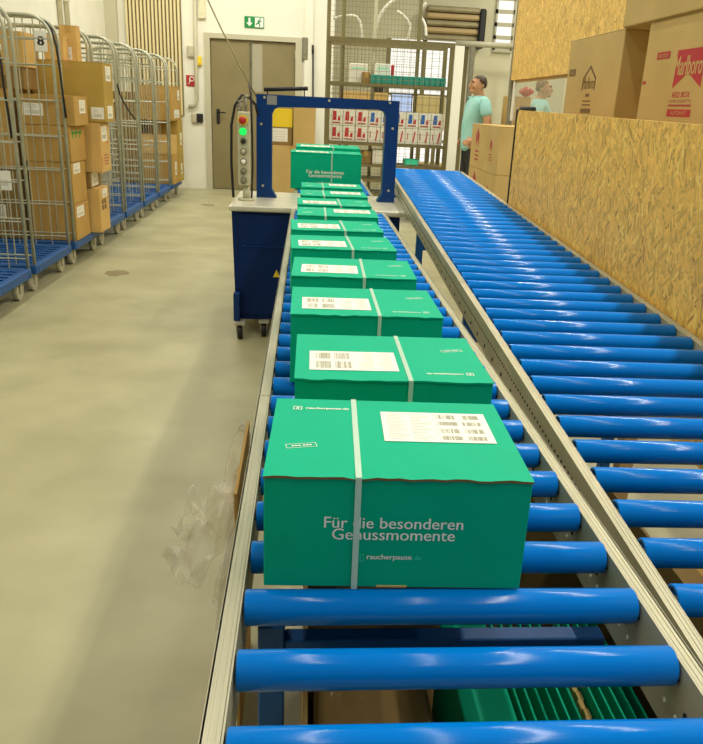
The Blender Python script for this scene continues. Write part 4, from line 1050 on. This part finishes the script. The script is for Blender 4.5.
# ------------------------------------------------------------------ things under and beside the near conveyor
t = thing('cardboard_carton', 'open brown carton, sides raised to shade its green flats, under the near conveyor end', 'box', (.40, .50, .0))
x0, x1, y0, y1 = -.325, .345, -.46, .46; hw = .60  # walls drawn up high to keep lamp light off the green flats
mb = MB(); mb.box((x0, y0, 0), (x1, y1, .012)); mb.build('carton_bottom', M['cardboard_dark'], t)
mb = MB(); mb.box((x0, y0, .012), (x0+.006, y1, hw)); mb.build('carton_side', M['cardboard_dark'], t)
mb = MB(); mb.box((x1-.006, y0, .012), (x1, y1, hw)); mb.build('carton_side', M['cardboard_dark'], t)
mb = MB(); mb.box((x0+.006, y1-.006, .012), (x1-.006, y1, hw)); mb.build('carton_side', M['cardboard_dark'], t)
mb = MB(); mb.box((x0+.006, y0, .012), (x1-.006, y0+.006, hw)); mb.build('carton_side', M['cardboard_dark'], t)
t = thing('folded_cardboard', 'wrinkled brown cardboard lying inside the open carton under the rollers', 'cardboard', (.24, .50, .013))
mb = MB(); mb.box((-.14, -.40, 0), (.10, .42, .20), bev=.01); mb.build('board_stack', M['cardboard_dark'], t)
mb = MB(); mb.grid(lambda u, v: Vector((.11+.23*u, .12+.74*v, .236+.008*math.sin(23*u+9*v)+.007*math.sin(41*v+13*u*u)+.005*math.sin(77*u*v))), 26, 40)
tag(mb.build('plastic_wrap', film('shiny clear wrap', (.30, .21, .09), .14, .06)), 'shiny crumpled clear wrap lying in the carton under the near rollers', 'plastic wrap')
mb = MB(); mb.box((-.048, -.17, 0), (.048, .20, .33), bev=.002); o = mb.build('carton_blank', M['green'], None, (.412, .56, .014))
tag(o, 'thick green pile of carton blanks standing left of the thin ones under the rollers', 'carton blank')
fl = None; G_ = 'thin green carton blanks standing under the near rollers'
for k in range(12):
    if k == 6: continue
    if fl is None:
        mb = MB(); mb.box((-.0022, -.17, 0), (.0022, .20, .335), bev=.0006); o = fl = mb.build('carton_blank', M['green'])
    else: o = fl.copy(); C.objects.link(o)
    o.location = (.487+.0185*k, .56+.006*(k % 3), .0145); o.rotation_euler = (0, -.05+.006*k, 0)
    tag(o, 'thin green carton blank standing on edge in the row under the near rollers', 'carton blank', G_)
mb = MB(); n = 16
for k in range(n): mb.box((-.006+.0030*(k % 2), -.17+.36*k/n, 0), (.004+.0030*(k % 2), -.17+.36*(k+1)/n+.001, .31))
tag(mb.build('corrugated_pad', M['cardboard_light'], None, (.601, .56, .014)), 'ribbed brown cardboard pad between the green blanks under the rollers', 'cardboard pad')
carton('cardboard_box', 'dull brown box on the floor under the near end of the right conveyor', (.76, .0, 0), (1.12, .85, .46), 'cardboard_dark')  # added box, covers floor that came out too bright between the rollers
# cardboard sheet and film sticking out left of the near rail
pa, pb = onX(235, 492, -.066), onX(253, 432, -.066)
mb = MB(); zt = .60
s0 = onX(234, 494, -.066); s1 = onX(252, 432, -.05)
mb.poly([(-.066, s0.y, 0), (-.066, s0.y, s0.z), (-.066, s1.y, s1.z), (-.066, s1.y+.06, s1.z), (-.066, s1.y+.06, 0)], (.006, 0, 0))
tag(mb.build('cardboard_sheet', M['cardboard']), 'brown cardboard sheet standing against the left rail of the near conveyor', 'cardboard sheet')
f0_, f1_ = onZ(193, 545, .36), onZ(237, 495, .52)
def filmf(u, v):
    x = -.215+.15*u; y = .84+.28*v
    z = .20*u*u+.40+.02*math.sin(17*u+5*v)+.028*math.sin(13*v+9*u)+.014*math.sin(31*u*v+3)+.01*math.sin(47*v)
    return Vector((x+.022*math.sin(19*v), y+.02*math.sin(15*u), min(z, .66)))
mb = MB(); mb.grid(filmf, 30, 34); 
def film2(u, v):
    return Vector((-.07-.035*u+.012*math.sin(25*v), .74+.22*v+.02*math.sin(9*u), .57-.22*u+.02*math.sin(21*v+4*u)))
mb.grid(film2, 14, 24)
tag(mb.build('plastic_film', M['film']), 'crumpled clear plastic film hanging out left of the near conveyor rail', 'plastic film')

# ------------------------------------------------------------------ people
def skin_obj(name, chains, mat, parent=None, sub=2, tweak=None, blobs=None):
    """chains: lists of (x, y, z, radius); equal points are welded; the first vertex is the root.
    blobs: ellipsoids (centre, radii) fused into the surface"""
    V = []; E = []; Rr = []; idx = {}
    for ch in chains:
        prev = None
        for (x, y, z, r) in ch:
            k = (round(x, 4), round(y, 4), round(z, 4))
            if k not in idx: idx[k] = len(V); V.append((x, y, z)); Rr.append(r if isinstance(r, tuple) else (r, r))
            i = idx[k]
            if prev is not None and prev != i: E.append((prev, i))
            prev = i
    me = bpy.data.meshes.new(name); me.from_pydata(V, E, []); o = bpy.data.objects.new(name, me); C.objects.link(o)
    md = o.modifiers.new('skin', 'SKIN'); md.use_smooth_shade = True
    sv = me.skin_vertices[0].data
    for i, r in enumerate(Rr): sv[i].radius = r; sv[i].use_root = (i == 0)
    s = o.modifiers.new('sub', 'SUBSURF'); s.levels = sub; s.render_levels = sub
    dg = bpy.context.evaluated_depsgraph_get(); m2 = bpy.data.meshes.new_from_object(o.evaluated_get(dg)); m2.name = name
    bpy.data.objects.remove(o)
    if blobs:
        bm_ = bmesh.new(); bm_.from_mesh(m2)
        for c_, r_ in blobs:
            bmesh.ops.create_uvsphere(bm_, u_segments=14, v_segments=10, radius=1.0, matrix=Matrix.Translation(c_) @ Matrix.Diagonal((*r_, 1)))
        bm_.to_mesh(m2); bm_.free(); o = bpy.data.objects.new(name, m2); C.objects.link(o)
        rm = o.modifiers.new('fuse', 'REMESH'); rm.mode = 'VOXEL'; rm.voxel_size = .0065
        sm_ = o.modifiers.new('smooth', 'SMOOTH'); sm_.iterations = 3
        dg = bpy.context.evaluated_depsgraph_get(); m3 = bpy.data.meshes.new_from_object(o.evaluated_get(dg)); m3.name = name
        bpy.data.objects.remove(o); m2 = m3
    m2.materials.clear(); m2.materials.append(mat)
    for p_ in m2.polygons: p_.use_smooth = True; p_.material_index = 0
    if tweak: tweak(m2)
    o = bpy.data.objects.new(name, m2); C.objects.link(o); o.parent = parent; return o
def person(label, loc, rz, arms, shirt, hair, s=1.0):
    t = thing('person', label, 'person', loc, rz); t.scale = (s, s, s)
    # faces -x; y- is the left side
    ch = [[(0, 0, .95, (.13, .15)), (-.012, 0, 1.08, (.115, .15)), (-.004, 0, 1.22, (.11, .155)), (.01, 0, 1.36, (.10, .16)), (.018, 0, 1.45, (.07, .09)), (.008, 0, 1.488, (.054, .056)), (-.004, 0, 1.515, (.062, .060)), (-.016, 0, 1.555, (.086, .072)), (-.008, 0, 1.618, (.096, .078)), (.004, 0, 1.683, (.066, .056))]]
    hz = 1.618
    blobs = [((-.104, 0, hz-.042), (.020, .014, .022)), ((-.094, 0, hz-.022), (.012, .010, .030)), ((-.078, 0, hz-.098), (.030, .034, .024)), ((-.085, 0, hz+.006), (.016, .050, .012)), ((-.090, 0, hz-.072), (.014, .026, .012))]
    for sy in (-1, 1):
        blobs += [((.012, sy*.078, hz-.035), (.020, .012, .032)), ((-.070, sy*.040, hz-.045), (.026, .026, .026))]
        sh, el, wr, hd = arms[0 if sy < 0 else 1]
        ch.append([(.01, 0, 1.36, (.10, .16)), (.015, sy*.165, 1.405, .060), (sh[0], sy*sh[1], sh[2], .052), (el[0], sy*el[1], el[2], .042), ((el[0]+wr[0])/2, sy*(el[1]+wr[1])/2, (el[2]+wr[2])/2, .040), (wr[0], sy*wr[1], wr[2], .028), (hd[0], sy*hd[1], hd[2], (.030, .018))])
        dv = Vector((hd[0]-wr[0], sy*(hd[1]-wr[1]), hd[2]-wr[2])).normalized(); side = dv.cross(Vector((0, sy*.9, .3))).normalized()
        H0 = Vector((hd[0], sy*hd[1], hd[2])); inw = Vector((.35, -sy*.75, -.1))
        for f in range(4):
            o_ = H0+side*(.026-.0175*f); L_ = (.034, .040, .038, .030)[f]
            b1 = o_+dv*L_*.8; b2 = b1+(dv*.7+inw*.5).normalized()*L_*.7; b3 = b2+(dv*.3+inw*.8).normalized()*L_*.6
            ch.append([(*H0, (.030, .018)), (*(o_+dv*.012), .010), (*b1, .0092), (*b2, .0085), (*b3, .007)])
        W0 = Vector((wr[0], sy*wr[1], wr[2])).lerp(H0, .55); th0 = W0+side*.030; th1 = th0+(side*.6+dv*.7)*.032; th2 = th1+(dv*.8+inw*.4).normalized()*.026
        ch.append([(*H0, (.030, .018)), (*th0, .012), (*th1, .0105), (*th2, .008)])
        ch.append([(0, 0, .95, (.13, .15)), (.0, sy*.09, .86, .088), (-.012, sy*.10, .68, .072), (-.02, sy*.105, .50, .056), (.012, sy*.11, .34, .054), (.03, sy*.11, .10, .036), (.02, sy*.112, .05, .036), (-.09, sy*.12, .036, (.030, .036)), (-.155, sy*.125, .030, (.022, .032))])
    b = skin_obj('body', ch, M['skin'], t, 2, None, blobs)
    mb = MB()
    for sy in (-1, 1):
        mb.lathe([(.003, -.004), (.008, 0), (.006, .002), (.002, .003)], (-.090, sy*.032, hz-.020), (-1, sy*.3, 0), M['sign_white'], 10)
        mb.lathe([(.004, .001), (.004, .004), (.001, .005)], (-.091, sy*.032, hz-.020), (-1, sy*.3, 0), M['hair'], 8)
        mb.tube([(-.101, sy*.014, hz+.008), (-.099, sy*.034, hz+.011), (-.088, sy*.050, hz+.006)], .003, M['hair'], 6)
    mb.tube([(-.096, -.020, hz-.070), (-.104, 0, hz-.069), (-.096, .020, hz-.070)], .003, M['red'], 6)
    mb.build('face_details', None, t)
    def cut(me_):
        bm_ = bmesh.new(); bm_.from_mesh(me_)
        dl = [v for v in bm_.verts if (v.co.x < -.060 and v.co.z < hz+.058) or (v.co.x < -.030 and v.co.z < hz+.030) or (v.co.x < -.008 and v.co.z < hz+.0) or (v.co.x < .034 and v.co.z < hz-.035) or v.co.z < hz-.095]
        bmesh.ops.delete(bm_, geom=dl, context='VERTS'); bm_.to_mesh(me_); bm_.free()
    h = skin_obj('hair', [[(.020, 0, hz-.075, (.074, .070)), (.014, 0, hz-.03, (.094, .082)), (.002, 0, hz+.012, (.106, .087)), (.006, 0, hz+.076, (.074, .064))]], hair, t, 3, cut)
    md = h.modifiers.new('thick', 'SOLIDIFY'); md.thickness = .006
    sc_ = [[(.002, 0, .865, (.142, .172)), (.0, 0, .95, (.140, .168)), (-.012, 0, 1.05, (.132, .165)), (-.008, 0, 1.20, (.126, .168)), (.008, 0, 1.36, (.113, .172)), (.016, 0, 1.455, (.080, .10)), (.014, 0, 1.49, (.060, .066))]]
    for sy, ar in ((-1, arms[0]), (1, arms[1])):
        sh, el = ar[0], ar[1]
        u = .42; sc_.append([(.008, 0, 1.36, (.113, .172)), (.015, sy*.168, 1.405, .074), (sh[0], sy*sh[1], sh[2], .070), (sh[0]+(el[0]-sh[0])*u, sy*(sh[1]+(el[1]-sh[1])*u), sh[2]+(el[2]-sh[2])*u, .066)])
    skin_obj('t_shirt', sc_, shirt, t)
    sc_ = [[(0, 0, 1.01, (.130, .155)), (0, 0, .90, (.142, .165))]]
    for sy in (-1, 1): sc_.append([(0, 0, .90, (.142, .165)), (-.002, sy*.098, .80, .105), (-.012, sy*.108, .66, .098), (-.020, sy*.112, .50, .092)])
    skin_obj('shorts', sc_, M['shorts'], t)
    for sy in (-1, 1):
        skin_obj('shoe', [[(.055, sy*.11, .045, (.038, .042)), (-.03, sy*.115, .05, (.042, .044)), (-.11, sy*.122, .038, (.030, .042)), (-.165, sy*.126, .030, (.020, .034))]], M['shoe'], t)
    return t
near = ((.03, .215, 1.33), (.055, .275, 1.12), (-.095, .250, 1.00), (-.150, .205, .985))
far = ((.035, .215, 1.33), (.15, .30, 1.14), (-.055, .235, .985), (-.115, .185, .975))
pp = onY(477, 110, 8.95)
person('person in turquoise t-shirt and black shorts standing with hands on hips', (pp.x, 8.95, 0), R(8), (near, far), M['shirt'], M['hair'], 1.045)
pp = onY(541.5, 100, 9.3)
person('person in pale turquoise t-shirt behind the milky pane under the tall partition', (pp.x, 9.3, 0), R(165), (far, near), M['shirt'], M['hair_brown'], 1.05)
